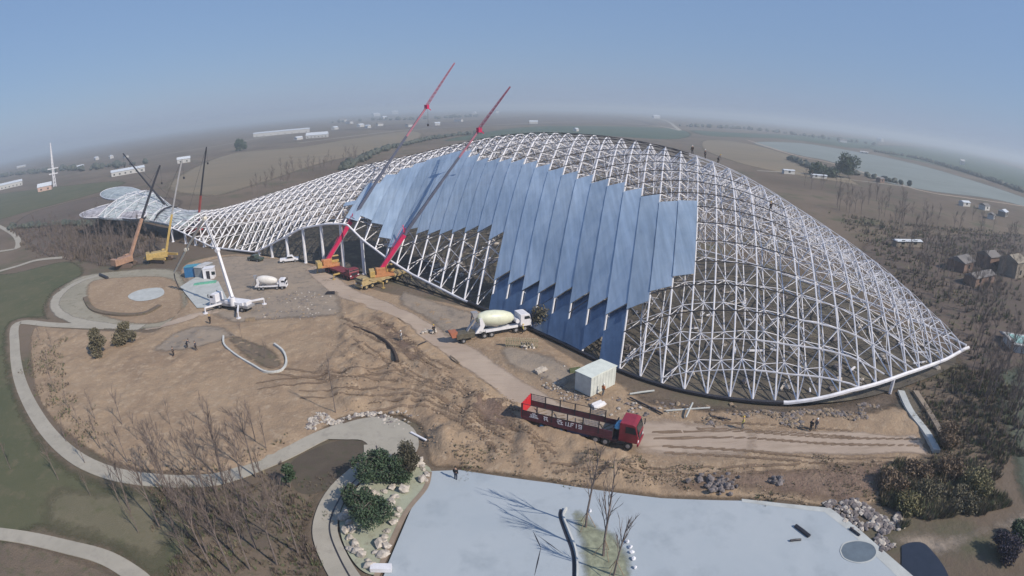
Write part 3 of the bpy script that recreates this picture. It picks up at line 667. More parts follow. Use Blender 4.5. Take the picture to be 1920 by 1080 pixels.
for (x, sg) in ((.54, -1), (.54, 1), (-6.9, 1)):
    b = MB()
    for k in range(10): b.box(x+.06+k*.175, x+.1+k*.175, sg*1.25-.02, sg*1.25+.02, 2.1, 2.95)
    for z in (2.3, 2.5, 2.7): b.box(x, x+1.86, sg*1.25-.015, sg*1.25+.015, z, z+.05)
    b.build('slatted_gate', greyst, tr)
b = MB(); b.box(-7.0, -6.92, -1.28, 1.28, 1.1, 3.0)
for k in range(6): b.box(-7.05, -6.99, -1.28+k*.5, -1.2+k*.5, 1.1, 3.0)
b.build('tailgate', mat('bright_red_gate', (.5, .02, .03), .5, 0, .15, 2), tr)
b = MB(); b.box(3.95, 4.05, -1.25, 1.25, 1.3, 2.5); b.build('headboard', mat('dark_headboard', (.06, .05, .06), .7), tr)
b = MB()
for k in range(4): b.rock((4.35, -.5+k*.35, 2.3+.25*math.sin(k*2)), .42, k)
b.build('tarpaulin_bundle', mat('light_blue_sheet', (.18, .46, .66), .5, 0, .2, 3), tr)
b = MB()
for k in range(26): b.tube((-6.6+k*.4, -1+(k*37 % 20)/10, 1.42), (-6.0+k*.4, -.9+(k*53 % 20)/10, 1.46), .05)
tag(b.build('timber_scraps', wood, tr), kind='stuff')
for x in (5.9, 3.3, 2.15): axle(x, .5, tr, 1.05, x < 5)
for x in (-2.0, -3.2, -4.4): axle(x, .5, tr, 1.05, True, blue)
b = MB(); b.box(-1.3, 1.3, -1.2, -1.0, .55, .95); b.box(-1.3, 1.3, 1.0, 1.2, .55, .95); b.build('side_guard', mat('dark_blue_tank', (.03, .04, .10), .6), tr)
# ---- concrete mixers
def mixer(name, loc, rz, label, drumm, group=None):
    t = empty(name, loc, rz, label, 'mixer truck', group)
    cabover(t, 3.1, 5.0, .95, 3.0, white, 1.2, .25)
    b = MB(); b.box(-4.3, 4.6, -.45, .45, .7, 1.0); b.build('chassis', white, t)
    b = MB(); b.lathe((-4.0, 0, 3.15), (1, 0, -.13), [(0, .55), (.5, .85), (1.6, 1.2), (3.0, 1.3), (4.6, 1.18), (5.8, .85), (6.3, .45)], 28); b.build('drum', drumm, t, smooth=True)
    b = MB(); b.prism([(-4.7, 1.0), (-3.6, 1.0), (-3.0, 2.2), (-3.5, 3.4), (-3.9, 3.4), (-3.8, 2.2)], -1.0, -.75); b.prism([(-4.7, 1.0), (-3.6, 1.0), (-3.0, 2.2), (-3.5, 3.4), (-3.9, 3.4), (-3.8, 2.2)], .75, 1.0)
    b.box(-4.0, -3.6, -1, 1, 1.0, 1.3); b.build('drum_frame', white, t)
    b = MB(); b.prism([(-4.9, 4.3), (-3.9, 4.3), (-4.1, 3.5), (-4.6, 3.3)], -.5, .5); b.build('hopper', greyst, t)
    b = MB(); b.prism([(-4.6, 2.9), (-4.4, 3.0), (-5.6, 1.3), (-5.8, 1.35)], -.3, .3); b.build('chute', greyst, t)
    b = MB(); b.box(-3.0, 2.6, -1.25, -1.0, 1.0, 1.35); b.box(-3.0, 2.6, 1.0, 1.25, 1.0, 1.35); b.build('fender', white, t)
    b = MB(); b.cyl((2.7, 0, 1.9), (0, 1, 0), .35, 2.0, 12); b.build('water_tank', white, t)
    b = MB()
    for sg in (-.25, .25): b.tube((-4.9, .9+sg*.0, 1.0), (-4.4, .9, 3.9), .04)
    for k in range(7): b.tube((-4.87+k*.07, .7, 1.2+k*.4), (-4.87+k*.07, 1.1, 1.2+k*.4), .03)
    b.tube((-4.9, .7, 1.0), (-4.4, .7, 3.9), .04); b.tube((-4.9, 1.1, 1.0), (-4.4, 1.1, 3.9), .04); b.build('ladder', greyst, t)
    for x in (3.9, 2.3, -2.0, -3.2): axle(x, .5, t, 1.0, x < 0)
    return t
def on(px, py): p = G(px, py); return Vector((p.x, p.y, TZ(p.x, p.y)))
a, c = G(893, 642), G(992, 624); hd = head(a, c); m_ = (a+c)/2+Vector((-math.sin(hd), math.cos(hd), 0))*1.2
mixer('mixer_truck', (m_.x, m_.y, TZ(m_.x, m_.y)), hd, 'cream drum concrete mixer with white cab parked by the blue glazing', cream)
mx2 = mixer('mixer_truck', tuple(on(508, 543)), R(8), 'white concrete mixer truck parked on the grey yard right of the pump truck', mat('white_drum_paint', (.62, .60, .58), .5, 0, .1, 1)); mx2.scale = (.74, .74, .74)
# towed concrete pump behind the mixer
p = on(872, 640); t = empty('trailer_pump', p, hd, 'dark towed concrete pump with rusty hopper behind the cream mixer truck', 'concrete pump')
b = MB(); b.box(-1.6, 1.4, -.8, .8, .6, 1.5); b.build('housing', mat('olive_dark_paint', (.09, .08, .06), .7, 0, .3, 2), t, bevel=.05)
b = MB(); b.prism([(-2.6, 1.9), (-1.4, 1.9), (-1.6, 1.0), (-2.3, 1.0)], -.7, .7); b.build('hopper', mat('rusty_paint', (.33, .12, .07), .8), t)
b = MB(); b.box(1.4, 3.0, -.1, .1, .7, .85); b.build('tow_bar', darkst, t)
axle(-.6, .38, t, .95)
# ---- truck cranes with long red booms
def truck_crane(name, loc, rz, label, slew, tip1, tip2, carrier, cabm, rootx=-1.5):
    """boom from the slewing deck to tip1 (main head) and tip2 (jib end), world points"""
    t = empty(name, loc, rz, label, 'crane')
    b = MB(); b.box(-5.6, 5.0, -1.2, 1.2, .95, 1.35); b.box(-5.6, 3.6, -1.3, 1.3, 1.35, 1.5)
    b.build('carrier_deck', carrier, t, bevel=.04)
    cabover(t, 4.5, 6.2, .9, 2.5, carrier, 1.25, .15)
    for x in (5.2, 3.7, .0, -2.8, -4.1): axle(x, .55, t, 1.08, x < 3, carrier)
    for x in (2.2, -5.3):
        for sg in (-1, 1):
            b = MB(); b.box(x-.15, x+.15, sg*1.2 if sg > 0 else -3.1, 3.1 if sg > 0 else -1.2, .95, 1.25); b.tube((x, sg*3.0, .08), (x, sg*3.0, 1.1), .1, n=6); b.cyl((x, sg*3.0, .06), (0, 0, 1), .4, .12, 10); b.build('outrigger', cabm, t)
    Mi = (Matrix.Translation(Vector(loc)) @ Matrix.Rotation(rz, 4, 'Z')).inverted()
    T1, T2 = Mi @ Vector(tip1), Mi @ Vector(tip2); an = math.atan2(T1.y, T1.x-rootx); Rm = Matrix.Translation((rootx, 0, 1.5)) @ Matrix.Rotation(an, 4, 'Z')
    b = MB(); b.box(-2.8, 1.6, -1.25, 1.25, .0, .5, M=Rm); b.box(-2.2, -.2, -1.2, -.45, .5, 1.9, M=Rm); b.box(-2.2, -.2, .45, 1.2, .5, 1.5, M=Rm); b.build('slewing_deck', orange, t, bevel=.05)
    b = MB(); b.box(.1, 1.9, .55, 1.3, .5, 2.1, M=Rm); ocab = b.build('operator_cab', cabm, t, bevel=.08)
    b = MB(); b.box(.3, 1.95, .5, 1.35, 1.2, 1.9, M=Rm); b.build('cab_window', winm, ocab)
    b = MB(); b.box(-3.6, -2.5, -1.3, 1.3, .1, 1.4, M=Rm); b.build('counterweight', cabm, t, bevel=.06)
    root = Rm @ Vector((-1.2, 0, 1.2)); dd = (T1-root); L_ = dd.length; u = dd.normalized()
    bo = MB(); fr = [0, .25, .45, .62, .8, 1]; rr = [.58, .46, .40, .34, .28]
    bo.tube(root, root+u*L_*fr[1], rr[0], rr[0], 4)
    bo = bo.build('boom', crim, t)
    for k in range(1, 5):
        s_ = MB(); s_.tube(root+u*L_*(fr[k]-.01), root+u*L_*fr[k+1], rr[k], rr[k]*.95, 4); s_.build('boom_section', mat('grey_blue_boom', (.10, .11, .16), .5, .2) if k < 4 else mat('faded_red_boom', (.33, .13, .18), .6), bo)
    # bracing frames folded out around the boom foot
    s_ = MB(); side = u.cross(Vector((0, 0, 1))).normalized(); up = side.cross(u)
    a0, a1 = root+u*L_*.25, root+u*L_*.29
    for q in (side*1.5+up*1.1, -side*1.5+up*1.1): s_.tube(a0, a1+q, .12, n=4); s_.tube(a1+q, root+u*.8, .04, n=3)
    s_.build('boom_stay', crim, bo)
    s_ = MB()
    for q in (side*1.5+up*1.1, -side*1.5+up*1.1): s_.tube(a1+q, T1, .025, n=3)
    s_.build('stay_cable', greyst, bo)
    s_ = MB(); s_.tube(root+u*L_*.06-up*.2+Vector((0, 0, -.4)), root+u*L_*.2-up*.5, .24, n=8); s_.build('lift_cylinder', greyst, bo)
    h = MB(); h.box(-.5, .5, -.35, .35, -.5, .5, M=Matrix.Translation(T1)); h.tube(T1, T1+side*0+Vector((0, 0, 0))+(T2-T1).cross(side).normalized()*1.3, .12, n=4); h.build('boom_head', crim, bo)
    j = MB(); v = T2-T1; vn = v.normalized(); up2 = side.cross(vn).normalized(); n_ = 12
    for k in range(n_):
        w0, w1 = .45*(1-k/n_*.6), .45*(1-(k+1)/n_*.6); p0, p1 = T1+v*k/n_, T1+v*(k+1)/n_
        cs0 = [p0+side*w0, p0-side*w0, p0+up2*w0]; cs1 = [p1+side*w1, p1-side*w1, p1+up2*w1]
        for q in range(3):
            j.tube(cs0[q], cs1[q], .085, n=3); j.tube(cs0[q], cs1[(q+1) % 3], .05, n=3)
    j.build('jib', mat('jib_red', (.34, .12, .17), .6), bo)
    h = MB(); h.tube(T1+Vector((.4, 0, 0)), T1+Vector((.4, 0, -4.0)), .03, n=3); h.box(-.15, .15, -.15, .15, -4.6, -4.0, M=Matrix.Translation(T1+Vector((.4, 0, 0)))); h.build('hook', darkst, bo)
    return t
p = G(648, 522); truck_crane('truck_crane', (p.x-2.0, p.y+2.5, TZ(p.x, p.y)), head(G(615, 505), G(665, 524)), 'truck crane with crimson boom and dusty maroon carrier, tip rising highest of all', 0, (-19.9, 132.0, 36.4), (-13.8, 138.2, 47.1), maroon, yellow, -3.5)
p = G(716, 534); truck_crane('truck_crane', (p.x, p.y+1.3, TZ(p.x, p.y)), head(G(758, 522), G(682, 545)), 'truck crane with crimson boom and dusty yellow carrier beside the shell foot', 0, (-6.9, 119.0, 31.2), (-.3, 121.0, 40.4), mat('dusty_yellow_paint', (.38, .29, .15), .6, 0, .25, 1), yellow, -1.0)
# ---- crawler cranes by the tail
def crawler(name, loc, rz, label, tip, paint, boomcols, rad=.5, wide=False):
    t = empty(name, loc, rz, label, 'crane')
    for sg in (-1, 1):
        b = MB(); b.prism([(-3, .5), (-2.6, 0), (2.6, 0), (3, .5), (2.6, 1.1), (-2.6, 1.1)], sg*1.9-.4, sg*1.9+.4); b.build('track', mat('muddy_tracks', (.14, .10, .08), .9), t)
    b = MB(); b.box(-1.4, 1.4, -1.6, 1.6, .5, 1.2); b.build('undercarriage', darkst, t)
    Mi = (Matrix.Translation(Vector(loc)) @ Matrix.Rotation(rz, 4, 'Z')).inverted(); T1 = Mi @ Vector(tip); an = math.atan2(T1.y, T1.x); Rm = Matrix.Translation((0, 0, 1.2)) @ Matrix.Rotation(an, 4, 'Z')
    b = MB(); b.box(-3.4, 2, -1.5, 1.5, 0, 1.7, M=Rm); b.build('house', paint, t, bevel=.08)
    b = MB(); b.box(-4.3, -3.2, -1.6, 1.6, .1, 1.9, M=Rm); b.build('counterweight', paint, t, bevel=.05)
    b = MB(); b.box(.6, 2.4, 1.1, 2.0, .1, 1.9, M=Rm); oc = b.build('operator_cab', paint, t, bevel=.05)
    b = MB(); b.box(1.0, 2.45, 1.05, 2.05, .9, 1.6, M=Rm); b.build('cab_window', winm, oc)
    if wide:
        for sg in (-1, 1):
            b = MB(); b.box(-4.5, 4.5, sg*2.6-.25, sg*2.6+.25, 1.2, 1.8); b.build('platform_beam', yellow, t)
    root = Rm @ Vector((1.6, 0, .6)); dd = T1-root; u = dd.normalized(); L_ = dd.length
    b = MB(); b.tube(root, root+u*L_*.42, rad, rad*.9, 4); bo = b.build('boom', boomcols[0], t)
    b = MB(); b.tube(root+u*L_*.41, T1, rad*.7, rad*.5, 4); b.build('boom_section', boomcols[1], bo)
    b = MB(); pk = Rm @ Vector((-2.8, 0, 5.0)); b.tube(Rm @ Vector((-2.8, 0, 1.6)), pk, .12); b.tube(pk, T1, .05, n=3); b.tube(pk, root, .08); b.build('mast', darkst, t)
    b = MB(); b.tube(T1, T1-Vector((0, 0, 5)), .03, n=3); b.box(-.2, .2, -.2, .2, -5.6, -5, M=Matrix.Translation(T1)); b.build('hook', darkst, bo)
    return t
crawler('crawler_crane', tuple(on(237, 500)), R(15), 'faded orange crawler crane at the edge of the round bed, leftmost of the cranes', (-102.4, 142.3, 26.0), salmon, (salmon, darkst), .6)
crawler('crawler_crane', tuple(on(303, 490)), R(-10), 'yellow crane with a wide flat base standing under the tail neck', (-90.5, 137.0, 27.5), yellow, (mat('ochre_boom', (.42, .30, .1), .5), greyst), .5, True)
q = G(352, 436); crawler('crawler_crane', (q.x, q.y, .06), R(60), 'crane behind the neck with a dark boom leaning far to the left', tuple(G(237, 290, 30)) if False else (-150.0, 183.0, 29.5), darkst, (darkst, darkst), .5)
q = G(366, 440); crawler('crawler_crane', (q.x, q.y, .06), R(80), 'crane behind the neck with a steep dark boom rising over red joints', (-97.0, 162.0, 29.0), red, (mat('red_boom_foot', (.3, .06, .05), .6), darkst), .45)
# ---- truck mounted concrete pump with folding boom
p = on(438, 580); t = empty('pump_truck', p, R(165), 'white concrete pump truck with a tall folded boom on the grey yard', 'pump truck')
cabover(t, 3.6, 5.4, .95, 2.9, white, 1.2, .2)
b = MB(); b.box(-5, 4, -1.1, 1.1, .8, 1.3); b.build('chassis', greyst, t)
b = MB(); b.box(-3.8, 1.2, -1.15, 1.15, 1.3, 1.9); b.box(-4.6, -3.9, -.8, .8, .8, 2.0); b.build('body', white, t, bevel=.05)
for x in (4.4, 2.8, -2.2, -3.5): axle(x, .5, t, 1.0, x < 2)
for ex, ey in ((5.0, 4.2), (5.0, -4.2), (-4.0, 4.0), (-4.0, -4.0)):
    b = MB(); b.tube((2.2 if ex > 0 else -2.5, math.copysign(1, ey), 1.2), (ex-1, ey, 1.2), .22); b.tube((ex-1, ey, 1.2), (ex-1, ey, .1), .14); b.cyl((ex-1, ey, .07), (0, 0, 1), .5, .14, 8); b.build('outrigger', white, t)
Mi = (Matrix.Translation(p) @ Matrix.Rotation(R(165), 4, 'Z')).inverted()
pts = [Mi @ Vector(q) for q in ((-54.0, 93.2, 3.0), (-56.6, 94.6, 12.0), (-59.8, 96.4, 18.0), (-68.7, 101.5, 10.6), (-76.0, 105.6, 4.2))]
b = MB(); b.cyl((pts[0].x, pts[0].y, 1.9), (0, 0, 1), .6, 1.6, 12); b.tube(pts[0], pts[1], .42, .34); bo = b.build('boom', white, t)
off = Vector((0, 0, .35)); rr = [.34, .28, .24, .2]
for k in range(1, 4):
    b = MB(); b.tube(pts[k], pts[k+1], rr[k-1], rr[k], 4); b.cyl(pts[k], (0, 1, 0), .42, .8, 10); b.build('boom_section', mat('cream_boom', (.62, .58, .5), .5) if k > 1 else white, bo)
b = MB(); b.path([q+off for q in pts], .09, 6); b.build('delivery_pipe', darkst, bo)
b = MB(); e = pts[-1]; b.path([e, e-Vector((0, 0, 1.4)), e-Vector((.5, .3, 3.6)), e-Vector((1.8, .8, 4.0))], .13, 6); b.build('end_hose', darkst, bo)
# ---- small vehicles on the yard
def pickup(loc, rz, label, body, cat='pickup'):
    t = empty('pickup_truck', loc, rz, label, cat)
    b = MB(); b.prism([(-2.4, .45), (2.4, .45), (2.45, .95), (1.3, 1.05), (.8, 1.65), (-.5, 1.65), (-.6, 1.05), (-2.4, 1.05)], -.9, .9); bb = b.build('body', body, t, bevel=.06)
    b = MB(); b.prism([(1.15, 1.1), (.75, 1.58), (-.45, 1.58), (-.5, 1.1)], -.915, .915); b.build('side_window', winm, bb)
    for x in (1.5, -1.5): axle(x, .36, t, .82)
    return t
pickup(tuple(on(480, 490)), R(160), 'small dark truck with a pale roof at the yard edge below the lattice', mat('dark_green_paint', (.05, .07, .06), .4))
pickup(tuple(on(543, 492)), R(20), 'small white pickup beside the leftmost full height columns', white)
# ---- cabins and containers
def cabin(name, loc, rz, L_, W_, H_, wall, roof, label, cat, door=True):
    t = empty(name, loc, rz, label, cat)
    b = MB(); b.box(-L_/2, L_/2, -W_/2, W_/2, 0, H_)
    for k in range(int(L_/.6)+1): b.box(-L_/2+k*.6-.03, -L_/2+k*.6+.03, -W_/2-.03, W_/2+.03, .1, H_-.1)
    b.build('wall', wall, t)
    b = MB(); b.prism([(-L_/2-.1, H_), (L_/2+.1, H_), (L_/2+.1, H_+.12), (0, H_+.2), (-L_/2-.1, H_+.12)], -W_/2-.1, W_/2+.1); b.build('roof', roof, t)
    if door:
        b = MB(); b.box(-.5, .4, -W_/2-.06, -W_/2-.01, .05, 2.0); b.build('door', darkst, t)
        b = MB(); b.box(.9, 1.8, -W_/2-.06, -W_/2-.02, 1.0, 1.8); b.build('window', winm, t)
    return t
a, c = G(1106, 748), G(1152, 724); hd = head(a, c); n_ = Vector((-math.sin(hd), math.cos(hd), 0)); m_ = (a+c)/2+n_*1.3
whit = mat('grey_white_sheet', (.52, .55, .53), .6, 0, .12, .8)
cabin('site_cabin', (m_.x, m_.y, TZ(m_.x, m_.y)), hd, (c-a).length, 2.7, 2.7, whit, mat('pale_mint_sheet', (.60, .64, .60), .6, 0, .1, .8), 'pale box cabin beside the shell foot above the red lorry', 'site cabin', False)
cabin('shipping_container', tuple(on(368, 518)), R(12), 5.2, 2.4, 2.5, blue, teal, 'dark blue container on the yard under the tail', 'container', False)
cabin('shipping_container', tuple(on(384, 517)), R(80), 4.6, 2.4, 2.5, mat('grey_container', (.20, .22, .24), .6), mat('pale_roof', (.45, .45, .46), .6), 'grey container standing right of the dark blue one', 'container', False)
cabin('guard_hut', tuple(on(394, 522)), R(15), 2.6, 2.2, 2.5, white, white, 'small white hut with a dark door next to the containers', 'hut')
b = MB(); b.prism([(-2.8, .0), (2.8, 0), (3.0, .5), (-2.6, .4)], -.6, .6); o = b.build('green_skip', mat('sea_green_paint', (.12, .36, .26), .6, 0, .2, 2)); o.location = on(384, 534); o.rotation_euler = (0, 0, R(20)); tag(o, 'long low green metal tray in front of the containers', 'skip')
# ================================================================ VEGETATION
def bare_tree(h, seed, spread=.55, levels=3, r0=None):
    rn = random.Random(seed); T, K = MB(), MB(); r0 = r0 or h*.014
    def grow(p, d, L_, r, lv):
        n = 4 if lv == 0 else 3; pts = [p]; q = p.copy(); dd = d.copy()
        for k in range(n):
            dd = (dd+Vector((rn.uniform(-1, 1), rn.uniform(-1, 1), rn.uniform(-.1, .35)))*(.05 if lv == 0 else .17)).normalized()
            q = q+dd*L_/n; pts.append(q.copy())
        (T if lv < 2 else K).path(pts, r, 5 if lv == 0 else 3, r2=r*.35)
        if lv >= levels: return
        m = {0: 9, 1: 6, 2: 6}[lv]
        for k in range(m):
            f = rn.uniform(.3 if lv == 0 else .2, 1); i = min(n-1, int(f*n)); a = pts[i].lerp(pts[i+1], f*n-i)
            an = rn.uniform(0, 6.28); sp = spread*rn.uniform(.7, 1.5)
            nd = (dd*(1.0 if lv else 1)+Vector((math.cos(an), math.sin(an), 0))*sp+Vector((0, 0, .25))).normalized()
            grow(a, nd, L_*(.42 if lv == 0 else .55)*rn.uniform(.7, 1.15)*(1.15-f*.5), r*.42, lv+1)
    grow(Vector((0, 0, 0)), Vector((rn.uniform(-.04, .04), rn.uniform(-.04, .04), 1)), h, r0, 0)
    return T, K
def tree_obj(name, h, seed, label, group=None, tw=None, **k):
    T, K = bare_tree(h, seed, **k); t = empty(name, (0, 0, 0), 0, label, 'tree', group)
    T.build('trunk', bark, t); K.build('crown', tw or twig, t); return t
def put(t, x, y, rz=0, s=1., z=None):
    t.location = (x, y, TZ(x, y) if z is None else z); t.rotation_euler = (0, 0, rz); t.scale = (s, s, s); return t
# near saplings on the median, each with props
def sapling(px, py, h, seed, label, lean=0):
    T, K = bare_tree(h, seed, .34, 2, h*.015); p = G(px, py); t = empty('sapling', (p.x, p.y, .22), random.uniform(0, 6), label, 'tree')
    T.build('trunk', bark, t); K.build('crown', twig, t)
    for k in range(3):
        b = MB(); an = k*2.1; b.tube((math.cos(an)*.9, math.sin(an)*.9, 0), (0, 0, 1.9), .035, n=5); b.build('prop', wood, t)
sapling(1098, 991, 8.2, 3, 'thin leafless sapling at the rounded tip of the median bed')
sapling(1131, 1045, 8.6, 5, 'thin forked sapling in the middle of the median bed')
sapling(1150, 1082, 6.6, 9, 'thin sapling nearest the lower picture edge in the median bed')
p = G(630, 778); T, K = bare_tree(8.5, 12, .15, 1, .07); t = empty('sapling', (p.x, p.y, .3), 0, 'lone pole thin sapling above the stony path bend', 'tree'); T.build('trunk', bark, t); K.build('crown', twig, t)
# bare trees, lower left thicket
GR = 'leafless trees in the lower left thicket'
protos = [tree_obj('bare_tree', 8, 20+i, 'leafless grey brown tree in the thicket below the curved path', GR, levels=3, spread=.5) for i in range(5)]
spots = [(300, 905), (330, 950), (362, 985), (385, 930), (405, 1010), (430, 960), (450, 1000), (345, 1040), (400, 1070), (315, 925), (410, 975), (355, 1010), (375, 960), (425, 985), (465, 950), (390, 1040), (435, 1075), (480, 1030), (365, 1068), (405, 925), (330, 1000), (500, 930), (530, 990), (470, 1070), (520, 1060), (560, 1040), (420, 905), (375, 890), (300, 990), (245, 960), (395, 965), (440, 1040), (330, 890), (480, 895)]
rn = random.Random(3)
for i, (x, y) in enumerate(spots):
    t = protos[i] if i < 5 else copy_tree(protos[i % 5]); p = G(x, y); put(t, p.x, p.y, rn.uniform(0, 6.28), rn.uniform(.5, 1.0), .08)
# saplings along the outer curved path and on the soil
GR = 'young bare trees planted along the curved path'
yp = [tree_obj('young_tree', 4.5, 40+i, 'small leafless young tree beside the curved path', GR, levels=2, spread=.4) for i in range(3)]
spots = [(110, 900), (170, 930), (225, 945), (150, 800), (130, 770), (215, 860), (240, 870), (190, 845), (270, 880), (75, 640), (100, 660), (95, 700), (350, 880), (310, 860), (400, 860), (20, 880), (260, 1000), (450, 850), (105, 740), (480, 830), (125, 830), (160, 870), (330, 850), (370, 840), (410, 850), (430, 830), (290, 840), (260, 830), (500, 845), (355, 810), (230, 800), (180, 790), (470, 800), (90, 600), (390, 800), (320, 800), (445, 815)]
for i, (x, y) in enumerate(spots):
    t = yp[i] if i < 3 else copy_tree(yp[i % 3]); p = G(x, y); put(t, p.x, p.y, rn.uniform(0, 6.28), rn.uniform(.6, 1.1))
# leafy plants
def leafy(h, w_, seed, n, leafs=.22, conic=0.):
    rn = random.Random(seed); T, K = MB(), MB()
    T.tube((0, 0, 0), (0, 0, h*.75), h*.03, h*.012, 6)
    lumps = []
    for k in range(11):
        an = rn.uniform(0, 6.28); z = rn.uniform(.22, .95); rr = w_*.5*(1-conic*z)*rn.uniform(.25, .85)*math.sqrt(max(.05, 1-(z-.45)**2*2.2))
        c = Vector((math.cos(an)*rr, math.sin(an)*rr, z*h)); lumps.append((c, w_*rn.uniform(.16, .3)*(1-conic*z*.6)))
        T.tube((0, 0, z*h*.5), c, h*.012, h*.005, 3)
        for _ in range(6): T.tube(c, c+Vector((rn.uniform(-1, 1), rn.uniform(-1, 1), rn.uniform(.1, 1)))*w_*.26, .03, .01, 3)
    for k in range(n):
        c, r = rn.choice(lumps); v = Vector((rn.gauss(0, 1), rn.gauss(0, 1), rn.gauss(0, .8))).normalized()*r*rn.uniform(.5, 1.08)
        q = c+v; a = Vector((rn.uniform(-1, 1), rn.uniform(-1, 1), rn.uniform(-1, 1))).normalized()*leafs*rn.uniform(.6, 1.3); b_ = a.cross(Vector((rn.uniform(-1, 1), rn.uniform(-1, 1), rn.uniform(-1, 1)))).normalized()*leafs*.5
        K.add([q-a, q+b_, q+a, q-b_], [(0, 1, 2, 3)])
    return T, K
def leafm(name, a, c):
    return mat(name, a, .7, 0, 0, .9, 0, 4, c, detail=3)
pinem = leafm('dark_evergreen_leaves', (.025, .05, .03), (.05, .085, .04))
olivem = leafm('olive_shrub_leaves', (.10, .09, .055), (.15, .13, .08))
duskm = leafm('dusky_reddish_leaves', (.14, .10, .07), (.20, .14, .09))
reedm = leafm('yellow_green_leaves', (.13, .125, .055), (.18, .155, .075))
def plant(name, px, py, h, w_, seed, m, label, n=1500, leafs=.2, cat='tree', conic=0., z=None, group=None):
    T, K = leafy(h, w_, seed, n, leafs, conic); p = G(px, py); t = empty(name, (p.x, p.y, TZ(p.x, p.y) if z is None else z), 0, label, cat, group)
    T.build('trunk', bark, t); K.build('crown', m, t); return t
plant('evergreen_tree', 700, 905, 2.9, 4.6, 1, pinem, 'dark spreading evergreen at the upper left of the garden island', 4600, .15, z=.23)
plant('evergreen_tree', 738, 900, 2.4, 3.6, 2, pinem, 'dark evergreen with a mid green side between two others on the island', 4000, .14, z=.23)
plant('evergreen_tree', 764, 888, 3.0, 3.4, 3, mat('brownish_evergreen', (.06, .055, .035), .8, 0, .4, 1.2), 'brownish dark evergreen nearest the standing man on the island', 4000, .14, z=.23)
plant('evergreen_tree', 690, 985, 3.1, 4.6, 4, pinem, 'largest dark evergreen in the middle of the garden island', 5600, .15, z=.23)
plant('evergreen_tree', 668, 945, 1.3, 3.0, 6, pinem, 'low dark evergreen cushion by the pale rocks', 1600, z=.23)
plant('evergreen_tree', 545, 915, 3.0, 1.9, 7, pinem, 'narrow dark evergreen at the left edge of the planting bed', 1500, conic=.5, z=.1)
plant('round_shrub', 184, 668, 4.0, 4.2, 8, olivem, 'round olive shrub, the lower left one of the pair below the round bed', 2600, .24, 'shrub')
plant('round_shrub', 238, 648, 4.0, 4.8, 9, olivem, 'round olive shrub, the upper right one of the pair below the round bed', 2800, .24, 'shrub')
plant('bush', 1022, 618, 3.8, 4.6, 10, olivem, 'dark leafy bush piled against the blue glazing by the mixer cab', 2600, .24, 'bush')
for i, (x, y, h, w_, m, lb) in enumerate([(1700, 955, 1.1, 3.6, reedm, 'yellow green bush at the near left of the dark thicket'), (1745, 935, 1.3, 4.4, olivem, 'broad olive bush in the middle of the dark thicket'), (1800, 950, 1.2, 4.0, olivem, 'olive bush at the right foot of the dark thicket'),
    (1720, 895, 1.3, 4.0, duskm, 'reddish brown bush at the back of the dark thicket'), (1780, 890, 1.6, 4.2, duskm, 'taller reddish brown bush at the far back of the thicket'), (1830, 915, 1.7, 4.4, reedm, 'yellowish bush at the right edge of the thicket'), (1670, 915, 1.6, 3.6, duskm, 'low reddish bush at the left end of the thicket'),
    (1770, 840, 3.2, 3.6, duskm, 'brown bush where the dirt road ends'), (1880, 1040, 1.8, 3.6, mat('dark_violet_leaves', (.04, .032, .05), .8, 0, .4, 1.5), 'dark violet bush by the lower right corner'), (1905, 1010, 1.6, 3.0, pinem, 'dark green bush above the violet one at the right edge')]):
    plant('bush', x, y, h, w_, 60+i, m, lb, 2600, .17, 'bush')
p = plant('broadleaf_tree', 1590, 334, 15, 19, 30, pinem, 'big dark solitary tree at the near edge of the pale covered field', 3500, .9)
plant('broadleaf_tree', 1540, 330, 5, 22, 31, pinem, 'low wide dark thicket left of the big solitary tree', 2600, .9)
plant('broadleaf_tree', 450, 283, 13, 16, 32, pinem, 'small dark round tree alone on the tan field', 1500, 1.0)
# background leafless woods: the ones that read singly
GR = 'leafless trees standing beyond and beside the building'
bp = [tree_obj('bare_tree', 8.5, 70+i, 'distant leafless grey tree of the sparse woods around the hall', GR, mat('dusky_far_twigs', (.12, .10, .095), .9, 0, .2, 1), levels=3, spread=.6, r0=.13) for i in range(5)]
AL = ['grey scrub left of the tail', 'dark scrub right of the shell slope', 'open land between the shell shoulder and the covered field', 'brown slope behind the lattice neck', 'scrub at the right picture edge', 'gap under the tail lobes']
areas = [([(60, 440), (120, 425), (230, 425), (225, 490), (130, 485)], 46), ([(1650, 470), (1720, 440), (1910, 450), (1915, 560), (1800, 640), (1740, 560)], 60), ([(1440, 330), (1560, 350), (1750, 400), (1910, 430), (1900, 470), (1680, 440), (1560, 390)], 54), ([(540, 320), (700, 285), (740, 280), (700, 300), (560, 345), (450, 375)], 44), ([(1790, 680), (1915, 600), (1915, 860), (1830, 800)], 26), ([(240, 430), (290, 440), (270, 475), (225, 470)], 10)]
cnt = 0
chm = {}
for q in bpy.data.objects:
    if q.parent: chm.setdefault(q.parent.name, []).append(q)
for ai, (P_, n) in enumerate(areas):
    V = [Vector((a, c, 0)) for a, c in P_]; k = 0; tries = 0
    while k < n and tries < 5000:
        tries += 1; x = rn.uniform(min(v.x for v in V), max(v.x for v in V)); y = rn.uniform(min(v.y for v in V), max(v.y for v in V))
        if not inside(x, y, V): continue
        p = G(x, y)
        t = bp[cnt] if cnt < 5 else copy_tree(bp[cnt % 5], None, chm)
        put(t, p.x, p.y, rn.uniform(0, 6.28), rn.uniform(.6, 1.15), .03); cnt += 1; k += 1
        t['label'] = 'distant leafless tree in the '+AL[ai]; t['group'] = 'leafless trees in the '+AL[ai]
